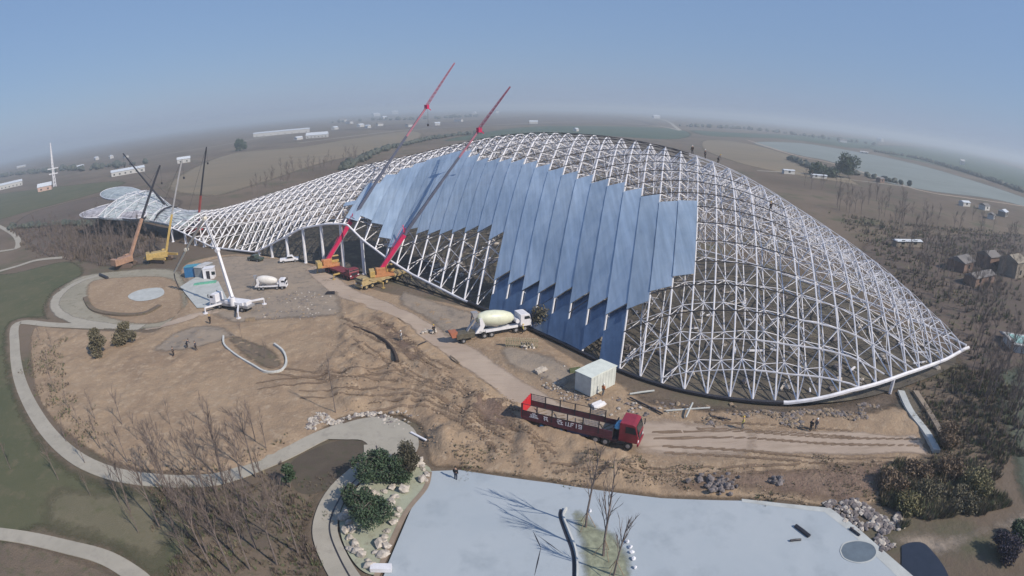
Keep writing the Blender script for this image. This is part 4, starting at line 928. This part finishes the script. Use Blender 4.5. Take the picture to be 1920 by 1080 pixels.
# low scrub, uncountable
def scatter(name, label, cat, P_, n, mats, size, seed, kind='leaf', zoff=.05):
    rn = random.Random(seed); V = [G(*q) for q in P_]; x0, x1 = min(v.x for v in V), max(v.x for v in V); y0, y1 = min(v.y for v in V), max(v.y for v in V); b = MB(); k = tr_ = 0
    while k < n and tr_ < n*40:
        tr_ += 1; x, y = rn.uniform(x0, x1), rn.uniform(y0, y1)
        if noise.noise(Vector((x, y, seed))*.12) < -.12 and rn.random() < .8: continue
        if not inside(x+4*noise.noise(Vector((x*.3, y*.3, 3))), y+4*noise.noise(Vector((x*.3, y*.3, 8))), V): continue
        k += 1; s = size*rn.uniform(.4, 1.5)*(.4+.6*min(1, 2*abs(noise.noise(Vector((x, y, seed))*.25))+.3)); z = TZ(x, y); mi = rn.randrange(len(mats))
        if kind == 'rock': b.rock((x, y, z+s*.2), s, rn.randrange(9999), mi, .6)
        else:
            for _ in range(9 if kind == 'leaf' else 5):
                an = rn.uniform(0, 6.28); a = Vector((math.cos(an), math.sin(an), 0))*s*rn.uniform(.2, .9)
                q = Vector((x, y, z)); tip = q+a+Vector((0, 0, s*rn.uniform(.5, 1.6))); sd_ = Vector((-a.y, a.x, 0)).normalized()*s*.13
                b.add([q+a*.4-sd_, q+a*.4+sd_, tip], [(0, 1, 2)], mi)
    o = b.build(name, mats); return tag(o, label, cat, None, 'stuff')
tw2 = mat('dry_stalks', (.20, .17, .12), .9, 0, .3, .5); tw3 = mat('dark_stalks', (.12, .095, .075), .9, 0, .3, .5); tw4 = mat('green_stalks', (.10, .12, .06), .9, 0, .3, .5)
scatter('dry_weeds', 'dry weeds and brush among the thicket trees at lower left', 'undergrowth', [(290, 905), (440, 910), (545, 870), (640, 905), (600, 960), (592, 1010), (620, 1080), (320, 1080), (345, 1000), (300, 950)], 2000, [tw2, tw3, tw4, twig], .32, 1)
scatter('dry_weeds', 'dry weeds along the inner side of the curved path', 'undergrowth', [(60, 625), (110, 650), (130, 760), (210, 830), (330, 870), (450, 860), (520, 820), (520, 860), (430, 890), (300, 890), (190, 860), (100, 780), (55, 700)], 1500, [tw2, tw3, tw4, twig], .26, 2)
scatter('scrub', 'grey brown scrub on the open land behind the building right end', 'scrub', [(1560, 400), (1700, 420), (1915, 440), (1915, 600), (1850, 700), (1780, 640), (1690, 530)], 3200, [tw3, twig, tw2, tw4], .8, 3)
scatter('scrub', 'grey brown scrub on the land left of the tail', 'scrub', [(20, 430), (120, 418), (230, 420), (300, 440), (300, 485), (215, 500), (130, 488), (70, 478)], 2400, [tw3, twig], 1.2, 4)
scatter('scrub', 'scrub at the right side beyond the dirt road end', 'scrub', [(1700, 720), (1790, 690), (1915, 700), (1915, 880), (1830, 900), (1750, 840)], 2600, [tw3, twig, tw2, tw4], .55, 5)
scatter('brush', 'tangled brown brush filling the gaps of the right hand thicket', 'brush', [(1640, 930), (1700, 870), (1790, 860), (1880, 900), (1860, 960), (1760, 985), (1680, 970)], 3200, [tw2, tw3, tw4, mat('pale_straw', (.27, .24, .15), .9)], .62, 21)
scatter('weeds', 'sparse dry grass between the dirt road and the concrete plaza', 'grass', [(850, 845), (1000, 850), (1190, 875), (1420, 870), (1700, 870), (1640, 945), (1430, 935), (1030, 900), (860, 878)], 1500, [tw2, tw3, tw4], .2, 6)
scatter('soil_clods', 'loose dark clods over the churned bare soil', 'clods', [(640, 600), (720, 600), (830, 670), (980, 775), (930, 870), (800, 860), (780, 800), (640, 765), (600, 700)], 1300, [mat('dark_clod', (.20, .15, .11), .95, 0, .3, 2), mat('mid_clod', (.28, .21, .155), .95, 0, .3, 2)], .13, 7, 'rock')
scatter('soil_clods', 'loose clods between the dirt road and the plaza', 'clods', [(860, 830), (1180, 870), (1420, 870), (1700, 865), (1600, 950), (1430, 935), (1030, 900), (860, 878)], 1000, [MATS['dark_clod'], MATS['mid_clod']], .11, 8, 'rock')
scatter('rubble', 'broken stone and scraps heaped between the road and the shell foot', 'rubble', [(985, 700), (1040, 690), (1090, 745), (1150, 755), (1300, 772), (1200, 785), (1120, 775), (1040, 745)], 300, [rockm, rockd, rockd, wood], .2, 9, 'rock')
scatter('rubble', 'broken stone strewn at the far right plaza corner', 'rubble', [(1540, 945), (1600, 955), (1680, 960), (1700, 990), (1670, 1030), (1625, 1010), (1590, 975)], 420, [rockm, rockd, rockd], .3, 10, 'rock')
scatter('rubble', 'pale rubble along the soil edge above the paved corner', 'rubble', [(590, 775), (650, 775), (700, 776), (780, 790), (780, 802), (700, 788), (640, 790), (600, 810)], 420, [rockm, rockm, rockd], .22, 11, 'rock')
scatter('rubble', 'stones and scraps scattered on the grey yard by the pump truck', 'rubble', [(440, 560), (500, 555), (600, 545), (650, 590), (560, 600), (470, 600)], 240, [rockm, rockd, wood, rockd], .22, 12, 'rock')
scatter('trench_debris', 'poles, earth and scraps in the trench under the white edge beam', 'debris', [(1200, 745), (1360, 768), (1500, 776), (1650, 765), (1660, 785), (1500, 795), (1330, 788)], 620, [rockd, wood, MATS['dark_clod']], .3, 13, 'rock')
# ================================================================ ROCKS
GR = 'pale garden rocks set around the island'
rk = []
for i in range(5):
    b = MB(); b.rock((0, 0, .25), .62, 300+i, 0, .8); b.rock((.45, .2, .15), .4, 310+i, 0, .8)
    o = b.build('garden_rock', rockm); tag(o, 'pale garden rock lying at the rim of the planted island', 'rock', GR); rk.append(o)
spots = [(650, 965), (662, 950), (655, 985), (648, 1000), (658, 1012), (668, 1025), (680, 1045), (690, 1055), (676, 935), (690, 925), (702, 930), (714, 940), (722, 925), (735, 945), (745, 970), (738, 985), (728, 1000), (722, 1012), (712, 1025), (705, 1040), (735, 918), (758, 925), (770, 880), (786, 876), (795, 884), (800, 895), (792, 905), (748, 960), (740, 935), (672, 1040), (660, 1035), (726, 1030), (718, 1045), (730, 872), (694, 1066), (790, 868), (775, 868), (644, 975), (700, 955), (662, 998)]
for i, (x, y) in enumerate(spots):
    o = rk[i] if i < 5 else rk[i % 5].copy()
    if i >= 5: COL.objects.link(o)
    p = G(x, y); o.location = (p.x, p.y, .22); o.rotation_euler = (0, 0, rn.uniform(0, 6)); s = rn.uniform(.45, 1.0); o.scale = (s, s, s*rn.uniform(.7, 1.3))
GR = 'white stones lining the median bed'
for i, (x, y) in enumerate([(1176, 1020), (1181, 1030), (1184, 1040), (1187, 1052), (1190, 1068), (1106, 962)]):
    b = MB(); b.rock((0, 0, .1), .22, 400+i, 0, .9); o = b.build('edging_stone', white); p = G(x, y); o.location = (p.x, p.y, .23); tag(o, 'small white stone edging the median bed', 'stone', GR)
for i, (x, y, lb, n, m) in enumerate([(1350, 915, 'heap of dark broken stones at the plaza rim, right of centre', 60, rockd), (1452, 910, 'small heap of dark stones right of the larger dark heap', 20, rockd), (805, 625, 'pale rubble heap on the dirt road bank by a walking worker', 22, rockm), (985, 655, 'low stack of pale slabs beside the mixer truck', 16, rockm)]):
    b = MB(); sp_ = 1.7 if n > 30 else .9
    for k in range(n): b.rock((rn.gauss(0, sp_*.6), rn.gauss(0, sp_*.4), rn.uniform(.05, .5)), rn.uniform(.18, .4), k+i*100, 0, .9)
    o = b.build('stone_heap', m); p = on(x, y); o.location = p; tag(o, lb, 'stone heap', None, 'stuff')
# ================================================================ PEOPLE
def person(px, py, label, top, legs, rz=0, hat=None, arm=.25, walk=.12, z=None, s=1., bend=0.):
    p = on(px, py)
    if z is not None: p = Vector(z)
    t = empty('person', p, rz, label, 'person')
    def skinm(name, V, Ed, Rr, m, par):
        me = bpy.data.meshes.new(name); me.from_pydata([Vector(v)*s for v in V], Ed, []); me.materials.append(m)
        o = bpy.data.objects.new(name, me); COL.objects.link(o); o.parent = par
        sk = o.modifiers.new('skin', 'SKIN'); sk.use_smooth_shade = True
        for d_, r in zip(me.skin_vertices[0].data, Rr): d_.radius = (r*s, r*s)
        me.skin_vertices[0].data[0].use_root = True
        sb = o.modifiers.new('sub', 'SUBSURF'); sb.levels = 1; sb.render_levels = 1; return o
    B_ = bend
    V = [(0, 0, .95), (.02+B_*.15, 0, 1.18), (.02+B_*.35, 0, 1.42), (.03+B_*.42, 0, 1.52), (.04+B_*.45, 0, 1.6), (.05+B_*.48, 0, 1.70),
         (0, .1, .9), (walk, .11, .5), (-walk*.3, .11, .09), (.12-walk*.3, .12, .05),
         (0, -.1, .9), (walk*.2, -.11, .5), (-walk*1.6, -.11, .09), (.12-walk*1.6, -.12, .05),
         (.02+B_*.35, .19, 1.39), (.0+B_*.3, .25, 1.12), (arm+B_*.4, .24, .9), (arm+.08+B_*.4, .23, .84),
         (.02+B_*.35, -.19, 1.39), (.0+B_*.3, -.25, 1.12), (arm*.4+B_*.4, -.25, .88), (arm*.4+.06+B_*.4, -.25, .81)]
    Ed = [(0, 1), (1, 2), (2, 3), (3, 4), (4, 5), (0, 6), (6, 7), (7, 8), (8, 9), (0, 10), (10, 11), (11, 12), (12, 13), (2, 14), (14, 15), (15, 16), (16, 17), (2, 18), (18, 19), (19, 20), (20, 21)]
    Rr = [.13, .12, .13, .055, .09, .085, .085, .06, .045, .045, .085, .06, .045, .045, .06, .045, .035, .04, .06, .045, .035, .04]
    skinm('body', V, Ed, Rr, skin, t)
    ji = [0, 1, 2, 14, 15, 16, 18, 19, 20]; rm = {a: k for k, a in enumerate(ji)}
    skinm('jacket', [V[k] for k in ji], [(rm[a], rm[c]) for a, c in Ed if a in rm and c in rm], [.155, .15, .155, .085, .07, .055, .085, .07, .055], top, t)
    ji = [0, 6, 7, 8, 10, 11, 12]; rm = {a: k for k, a in enumerate(ji)}
    skinm('trousers', [V[k] for k in ji], [(rm[a], rm[c]) for a, c in Ed if a in rm and c in rm], [.14, .1, .08, .065, .1, .08, .065], legs, t)
    hd_ = Vector(V[5])*s
    b = MB(); b.lathe(hd_-Vector((0, 0, .03)), (0, 0, 1), [(0, .115*s), (.06, .11*s), (.11, .07*s), (.13, .01)], 12)
    if hat: b.cyl(hd_-Vector((-.03, 0, .02)), (0, 0, 1), .15*s, .02, 12)
    b.build('helmet' if hat else 'hair', hat or mat('black_hair', (.015, .012, .01), .7), t, smooth=True)
    return t
blk = mat('black_cloth', (.02, .02, .025), .9); nav = mat('navy_cloth', (.03, .04, .07), .9); hiv = mat('yellow_vest_cloth', (.55, .48, .12), .8); gry = mat('grey_cloth', (.16, .16, .17), .9); wht = mat('white_helmet', (.7, .7, .7), .4); yel = mat('yellow_helmet', (.6, .42, .05), .4); ora = mat('orange_cloth', (.5, .16, .05), .8)
person(855, 901, 'man in black clothes and cap standing at the plaza corner', blk, nav, R(70), None, .12, .05, s=1.0)
person(1391, 806, 'worker in a yellow vest standing alone on the dirt road', hiv, gry, R(160), yel, s=1.05)
person(1518, 810, 'worker in dark clothes at the trench side of the road, left of a paler one', blk, blk, R(30), None)
person(1528, 808, 'worker in pale grey clothes beside a darker one at the trench', gry, gry, R(200), wht)
person(395, 610, 'lone dark clothed worker on the yard apron left of the pump truck', blk, blk, R(90), yel)
person(327, 673, 'dark clothed figure at the left of three on the grey soil patch', blk, blk, R(20), None)
person(352, 657, 'bending figure in the middle of three on the grey soil patch', nav, blk, R(0), None, bend=1.0)
person(369, 661, 'standing navy clothed figure at the right of three on the grey soil patch', nav, blk, R(190), None)
person(814, 628, 'worker in black walking on the dirt road by the pale rubble heap', blk, blk, R(120), yel)
person(754, 648, 'worker in white standing at the end of the curved trench', mat('white_cloth', (.6, .6, .6), .8), gry, R(200), wht)
person(980, 628, 'worker by the cab door of the cream mixer truck', hiv, blk, R(10), yel)
person(1130, 745, 'worker in orange near the pale box cabin', ora, gry, R(40), wht)
for s_, t_, lb in ((2.5, 109.5, 'roof worker in dark clothes at the crest, left of the white helmeted one'), (5.0, 108.5, 'roof worker with a white helmet at the crest'), (7.5, 108, 'roof worker in grey bending at the crest right of two others')):
    x, y = XY(s_, t_); person(0, 600, lb, blk if 'dark' in lb else gry, blk, R(40*s_), wht if 'white' in lb else yel, z=(x, y, surf(s_, t_)+.2), bend=1.0 if 'bending' in lb else 0.)
x, y = XY(15.8, 92.5); person(0, 600, 'climber in black on a steel rib in the open right half', blk, blk, R(90), yel, z=(x, y, surf(15.8, 92.5)+.1))
# ================================================================ SITE ITEMS
def thing1(name, b, m, loc, rz, label, cat, group=None, bevel=0):
    o = b.build(name, m, None, bevel=bevel); o.location = loc; o.rotation_euler = (0, 0, rz); return tag(o, label, cat, group)
def pole(px0, py0, px1, py1, r, label, m=wood, name='timber_pole', cat='pole', h0=.25, h1=.25):
    a, c = on(px0, py0), on(px1, py1); b = MB(); b.path([Vector((0, 0, h0)), (c-a)*.5+Vector((0, 0, (h0+h1)/2+.03)), c-a+Vector((0, 0, h1))], r, 6); thing1(name, b, m, a, 0, label, cat)
pole(1180, 745, 1226, 736, .13, 'pale pole of the open frame lying left by the shell foot', conc)
pole(1180, 752, 1242, 780, .12, 'dark pole slanting down toward the dirt road', darkst)
pole(1248, 775, 1330, 770, .12, 'pale pole lying level beside the trench', conc)
pole(1285, 787, 1296, 772, .12, 'short pale pole leaning on the level one', conc, h1=1.0)
pole(1330, 785, 1370, 792, .10, 'thin dark bar on the road shoulder', darkst)
pole(1490, 990, 1516, 1010, .22, 'thick dark pipe lying on the plaza near the round pit', darkst, 'pipe', 'pipe')
pole(1592, 995, 1610, 1008, .14, 'dark narrow strip of pipe near the plaza corner', darkst, 'pipe', 'pipe')
pole(1480, 1018, 1500, 1016, .12, 'small dark scrap left of the round pit', darkst, 'scrap_bar', 'scrap')
pole(785, 660, 800, 655, .1, 'short dark plank on the soil by the road', darkst)
pole(845, 672, 862, 688, .12, 'weathered log on the soil left of the dirt road', wood)
pole(188, 518, 202, 524, .45, 'dark tube lying above the round bed', darkst, 'pipe', 'pipe', .4, .4)
pole(1318, 1070, 1356, 1040, .05, 'white hose curling over the plaza', white, 'hose', 'hose', .06, .06)
pole(1356, 1040, 1410, 1050, .04, 'white hose end reaching right on the plaza', white, 'hose', 'hose', .06, .06)
pole(1000, 1000, 1014, 1030, .07, 'dark bent branch lying on the plaza', darkst, 'fallen_branch', 'branch', .08, .08)
pole(1014, 1030, 1002, 1082, .07, 'long dark branch running down the plaza to the picture edge', darkst, 'fallen_branch', 'branch', .08, .08)
pole(1002, 1002, 1062, 1046, .06, 'dark branch reaching the curved kerb', darkst, 'fallen_branch', 'branch', .08, .08)
b = MB(); b.box(-1.3, 1.3, -.12, .12, .15, .3); thing1('white_board', b, white, on(785, 822), R(-38), 'white board lying by the paved corner', 'board')
b = MB(); b.box(-.9, .9, -.35, .35, .05, .5); thing1('white_board', b, white, G(716, 1072)+Vector((0, 0, .22)), R(5), 'low white box at the lower tip of the garden island', 'box')
def tunnel():
    a, c = on(700, 628), on(746, 690)
# dark tube painted as the shadow along the soil mound's curved trench edge
b = MB(); pts = [on(x, y) for x, y in ((665, 622), (690, 630), (712, 642), (728, 655), (740, 672), (746, 690))]; o0 = pts[0].copy(); pts = [p-o0 for p in catmull(pts, 4)]
b.path([p+Vector((0, 0, .12)) for p in pts], .14, 5, r2=.36); thing1('trench_shadow', b, mat('trench_shadow_dark', (.05, .035, .03), .9), o0, 0, 'dark curved tube drawn as the trench shadow along the smooth soil field', 'pipe')
# low curved wall bed
b = MB(); pts = catmull([G(x, y) for x, y in ((420, 635), (422, 652), (445, 672), (475, 690), (500, 703), (528, 700), (538, 684), (532, 664), (515, 650))], 6); o0 = pts[0].copy()
L_ = [p-o0 for p in pts]
for a, c in zip(L_, L_[1:]):
    dd = (c-a).normalized(); n_ = Vector((-dd.y, dd.x, 0))*.14; v = [a-n_, a+n_, c+n_, c-n_]
    b.add([q+Vector((0, 0, z)) for z in (.0, .55) for q in v], [(4, 5, 6, 7), (0, 1, 5, 4), (2, 3, 7, 6), (1, 2, 6, 5), (3, 0, 4, 7)])
thing1('planter_wall', b, mat('pale_kerb', (.5, .51, .5), .8), (o0.x, o0.y, .12), 0, 'curved low pale wall around the small bed on the bare soil', 'wall')
sheet('planter_bed', [(424, 640), (450, 672), (480, 690), (505, 700), (530, 695), (536, 680), (515, 655), (480, 642), (450, 632)], .30, litterm, jitter=.2)
for i, (x, y, h) in enumerate([(455, 640, 3.2), (476, 668, 2.4), (498, 675, 2.8), (462, 660, 2.0)]):
    t = copy_tree(yp[i % 3], None, None); p = on(x, y); put(t, p.x, p.y, i, h/4.5); t['label'] = 'little bare tree inside the curved low wall bed'; t['group'] = 'bare trees in the walled bed'
b = MB()
for k in range(14): b.box(-2.4+k*.36, -2.25+k*.36, -.15, .15, 0, 1.5)
b.box(-2.5, 2.6, -.2, -.15, .3, .42); b.box(-2.5, 2.6, -.2, -.15, 1.1, 1.22)
thing1('stacked_formwork', b, mat('tan_formwork', (.34, .30, .2), .9, 0, .2, 2), on(978, 655), R(-6), 'upright tan slatted formwork standing below the cream mixer truck', 'formwork')
for i, (x, y, rz, m, lb) in enumerate([(1078, 700, .3, mat('mossy_timber', (.10, .12, .06), .9), 'mossy timber stack left of the pale box cabin'), (1012, 700, .8, rockm, 'pale bagged stack by the lorry tail road edge'), (620, 552, .1, darkst, 'dark round tyre stack on the yard right part'), (470, 602, .2, wood, 'brown timber stack below the pump truck'), (1120, 762, .6, white, 'white bags beside the pale box cabin'), (1228, 1000, .2, darkst, 'tiny dark bundle on the plaza')][:5]):
    b = MB()
    for k in range(7): b.box(-1+.05*k, 1-.03*k, -.6+k*.16, -.46+k*.16, .0, .25+.1*(k % 3))
    thing1('material_stack', b, m, on(x, y), rz, lb, 'stack')
# ================================================================ FAR BUILDINGS
def house(px, py, L_, W_, H_, rz, wall, roof, label, name='house', cat='house', group=None, gable=.35, wins=True):
    p = G(px, py); t = empty(name, (p.x, p.y, 0), rz, label, cat, group)
    b = MB(); b.box(-L_/2, L_/2, -W_/2, W_/2, 0, H_); wl = b.build('wall', wall, t)
    b = MB(); r = W_*gable; b.add([(x, y, z) for x in (-L_/2-.4, L_/2+.4) for y, z in ((-W_/2-.4, H_), (W_/2+.4, H_), (0, H_+r))], [(0, 1, 2), (5, 4, 3), (0, 3, 4, 1), (1, 4, 5, 2), (2, 5, 3, 0)]); b.build('roof', roof, t)
    if wins:
        for k in range(max(1, min(8, int(L_/5)))):
            b = MB(); x = -L_/2+(k+.5)*L_/max(1, min(8, int(L_/5))); b.box(x-.8, x+.8, -W_/2-.08, -W_/2+.02, 1.0, 2.4); b.build('window', winm, t)
    return t
hw_ = mat('whitewashed_wall', (.46, .46, .46), .8); hr = mat('pale_tin_roof', (.50, .54, .60), .6); br = mat('brick_red_wall', (.18, .12, .10), .9); gr_ = mat('grey_tile_roof', (.16, .15, .15), .9)
house(528, 252, 120, 20, 7, R(22), hw_, hr, 'very long white shed on the left horizon, tan field in front', 'long_shed', 'shed', gable=.12)
house(240, 326, 34, 10, 4, R(42), hw_, hr, 'long white shed with a slanted roof line left of the far cranes', 'long_shed', 'shed', gable=.2)
house(18, 352, 36, 12, 5, R(50), hw_, hr, 'wide white shed cut by the left picture edge', 'long_shed', 'shed', gable=.2)
house(40, 314, 30, 10, 4, R(50), hw_, hr, 'low white shed beyond the one at the left edge', 'long_shed', 'shed', gable=.2)
house(85, 357, 14, 9, 4, R(40), mat('pink_wall', (.5, .35, .3), .8), hr, 'tiny pinkish hut just left of the tall mast foot')
house(595, 258, 34, 12, 4.5, R(10), hw_, hr, 'white shed with a rounded front right of the very long shed')
house(1620, 288, 14, 4, 2.5, R(-30), hw_, hw_, 'small white building on the pale covered field rim')
house(1804, 309, 10, 10, 8, R(-30), hw_, hw_, 'small white tower like house in the dark green field')
house(345, 305, 14, 7, 4, R(30), hw_, hr, 'white farmhouse above the red lower poles near the crane tips')
GR = 'small white houses near the horizon'
for i, (x, y) in enumerate([(642, 229), (676, 238), (705, 218), (712, 236), (628, 243), (720, 224), (767, 238), (181, 300), (209, 297), (236, 296), (150, 316), (820, 235), (860, 228), (890, 216), (1230, 222), (1580, 267), (1650, 265), (1830, 285), (1860, 290), (1900, 302), (560, 262), (655, 232), (690, 240), (740, 214), (930, 212), (1000, 232), (1080, 246)]):
    d_ = G(x, y).length; s = max(.8, d_/900)
    house(x, y, rn.uniform(8, 15)*s, 6*s, 3.4*s, rn.uniform(0, 3), hw_, hr if i % 3 else gr_, ('small white house of the far village at upper left' if x < 900 and x > 500 else 'small white house far off at the left horizon' if x < 500 else 'small white house far off at the right horizon'), group=('far village houses' if 500 < x < 900 else 'far left houses' if x < 500 else 'far right houses'), wins=False)
p = G(103, 350); t = empty('lattice_mast', (p.x, p.y, 0), .4, 'tall white mast rising at the far left', 'mast')
b = MB(); hh = 42
for k in range(12):
    z0, z1 = hh*k/12, hh*(k+1)/12; w0, w1 = 1.6*(1-k/13), 1.6*(1-(k+1)/13)
    for q in range(3):
        a0, a1 = q*2.094, (q+1)*2.094
        b.tube((w0*math.cos(a0), w0*math.sin(a0), z0), (w1*math.cos(a0), w1*math.sin(a0), z1), .5, n=4); b.tube((w0*math.cos(a0), w0*math.sin(a0), z0), (w1*math.cos(a1), w1*math.sin(a1), z1), .25, n=3)
b.build('tower', white, t); b = MB(); b.box(-6, 6, -.4, .4, 17, 18); b.box(-5, 5, -.4, .4, 12, 13); b.build('crossarm', white, t)
# right side farm yards
for i, (x, y, L_, W_, H_, rz, w_, r_, lb) in enumerate([(1800, 505, 9, 6, 3, .4, br, gr_, 'low brick farm shed with a grey roof, upper left of the right yard'), (1850, 500, 7, 6, 4, .2, br, gr_, 'taller brick farm house in the right hand yard'), (1895, 515, 9, 7, 5, .3, mat('tan_wall', (.22, .19, .16), .9), mat('tan_roof', (.25, .22, .18), .9), 'tan farmhouse at the right picture edge'),
    (1835, 530, 14, 4, 2.4, .3, br, gr_, 'long low brick pigsty below the farm houses'), (1845, 393, 8, 5, 3, .3, hw_, gr_, 'white hut by the far yard on the right'), (1880, 405, 10, 5, 3, .5, gr_, hr, 'grey hut right of the white one at the far yard'), (1808, 386, 9, 4, 2.5, .2, hw_, hr, 'pale low shed left of the far yard'), (1858, 410, 7, 4, 2.5, .6, hw_, gr_, 'small pale shed in front of the far yard'), (1700, 462, 13, 2.2, 2.0, .1, mat('tan_wall', (.22, .19, .16), .9), hr, 'pale low wall like shed behind the right slope of the shell'), (1478, 326, 9, 3, 2.5, .1, hw_, hr, 'tiny pale hut beyond the shell shoulder'), (1535, 334, 12, 3, 2, .0, hw_, hr, 'long tiny pale shed right of the tiny hut'), (1650, 342, 8, 4, 3, .5, br, gr_, 'small brick shed at the near rim of the covered field')]):
    house(x, y, L_, W_, H_, rz, w_, r_, lb, 'farm_building', 'farm building', gable=.25)
p = G(1925, 655); t = empty('greenhouse', (p.x, p.y, 0), R(-25), 'low white framed shed with mint panels at the right picture edge', 'greenhouse')
b = MB(); b.box(-5, 5, -3, 3, 0, 1.6); b.build('wall', hw_, t)
b = MB(); b.box(-5.4, 5.4, -3.4, 3.4, 1.6, 1.8); b.build('roof', hw_, t)
for k in range(3): b = MB(); b.box(-4.4+k*3.1, -1.8+k*3.1, -2.4, 2.4, 1.8, 1.88); b.build('roof_panel', mat('mint_panel', (.30, .5, .46), .4), t)
b = MB(); b.box(-5.2, 5.2, 3.6, 5.6, 1.0, 1.15); b.build('solar_panel', nav, t)
# treelines far off: wooded masses
tl = leafm('far_wood_green', (.04, .055, .045), (.07, .075, .06))
def treeline(px, hgt, wd, seed, label):
    rn = random.Random(seed); pts = catmull([G(*q) for q in px], 8); b = MB()
    for a, c in zip(pts, pts[1:]):
        n = max(1, int((c-a).length/(wd*.22)))
        n = min(n, 40)
        for k in range(n):
            q = a.lerp(c, rn.random())+Vector((rn.uniform(-1, 1), rn.uniform(-1, 1), 0))*wd*.5; h = hgt*rn.uniform(.4, 1.05); b.rock((q.x, q.y, h*.45), h*.62, rn.randrange(9999), 0, .95)
    tag(b.build('treeline', tl), label, 'wood', None, 'stuff')
treeline([(610, 232), (700, 226), (800, 224), (900, 218)], 13, 60, 1, 'dark wooded belt around the white village at upper left')
treeline([(640, 322), (700, 290), (760, 272), (830, 258), (900, 250)], 5, 9, 2, 'hedge line rising behind the lattice roof at left')
treeline([(1290, 238), (1400, 243), (1560, 262), (1640, 272)], 11, 40, 3, 'dark tree belt across the right distance')
treeline([(1640, 285), (1720, 298), (1830, 330), (1920, 362)], 6, 8, 4, 'hedge along the far rim of the pale covered field')
treeline([(-20, 335), (60, 325), (160, 318), (260, 310)], 9, 30, 5, 'dark trees around the sheds at far left')
treeline([(900, 206), (1050, 204), (1250, 211), (1450, 226)], 22, 160, 6, 'faint wooded horizon band in the middle distance')
treeline([(20, 430), (90, 425), (170, 424), (260, 428)], 3.5, 5, 7, 'dark hedge behind the tail at left')
treeline([(1480, 298), (1530, 318), (1600, 328), (1700, 348)], 5, 9, 8, 'dark brush along the near rim of the covered field')
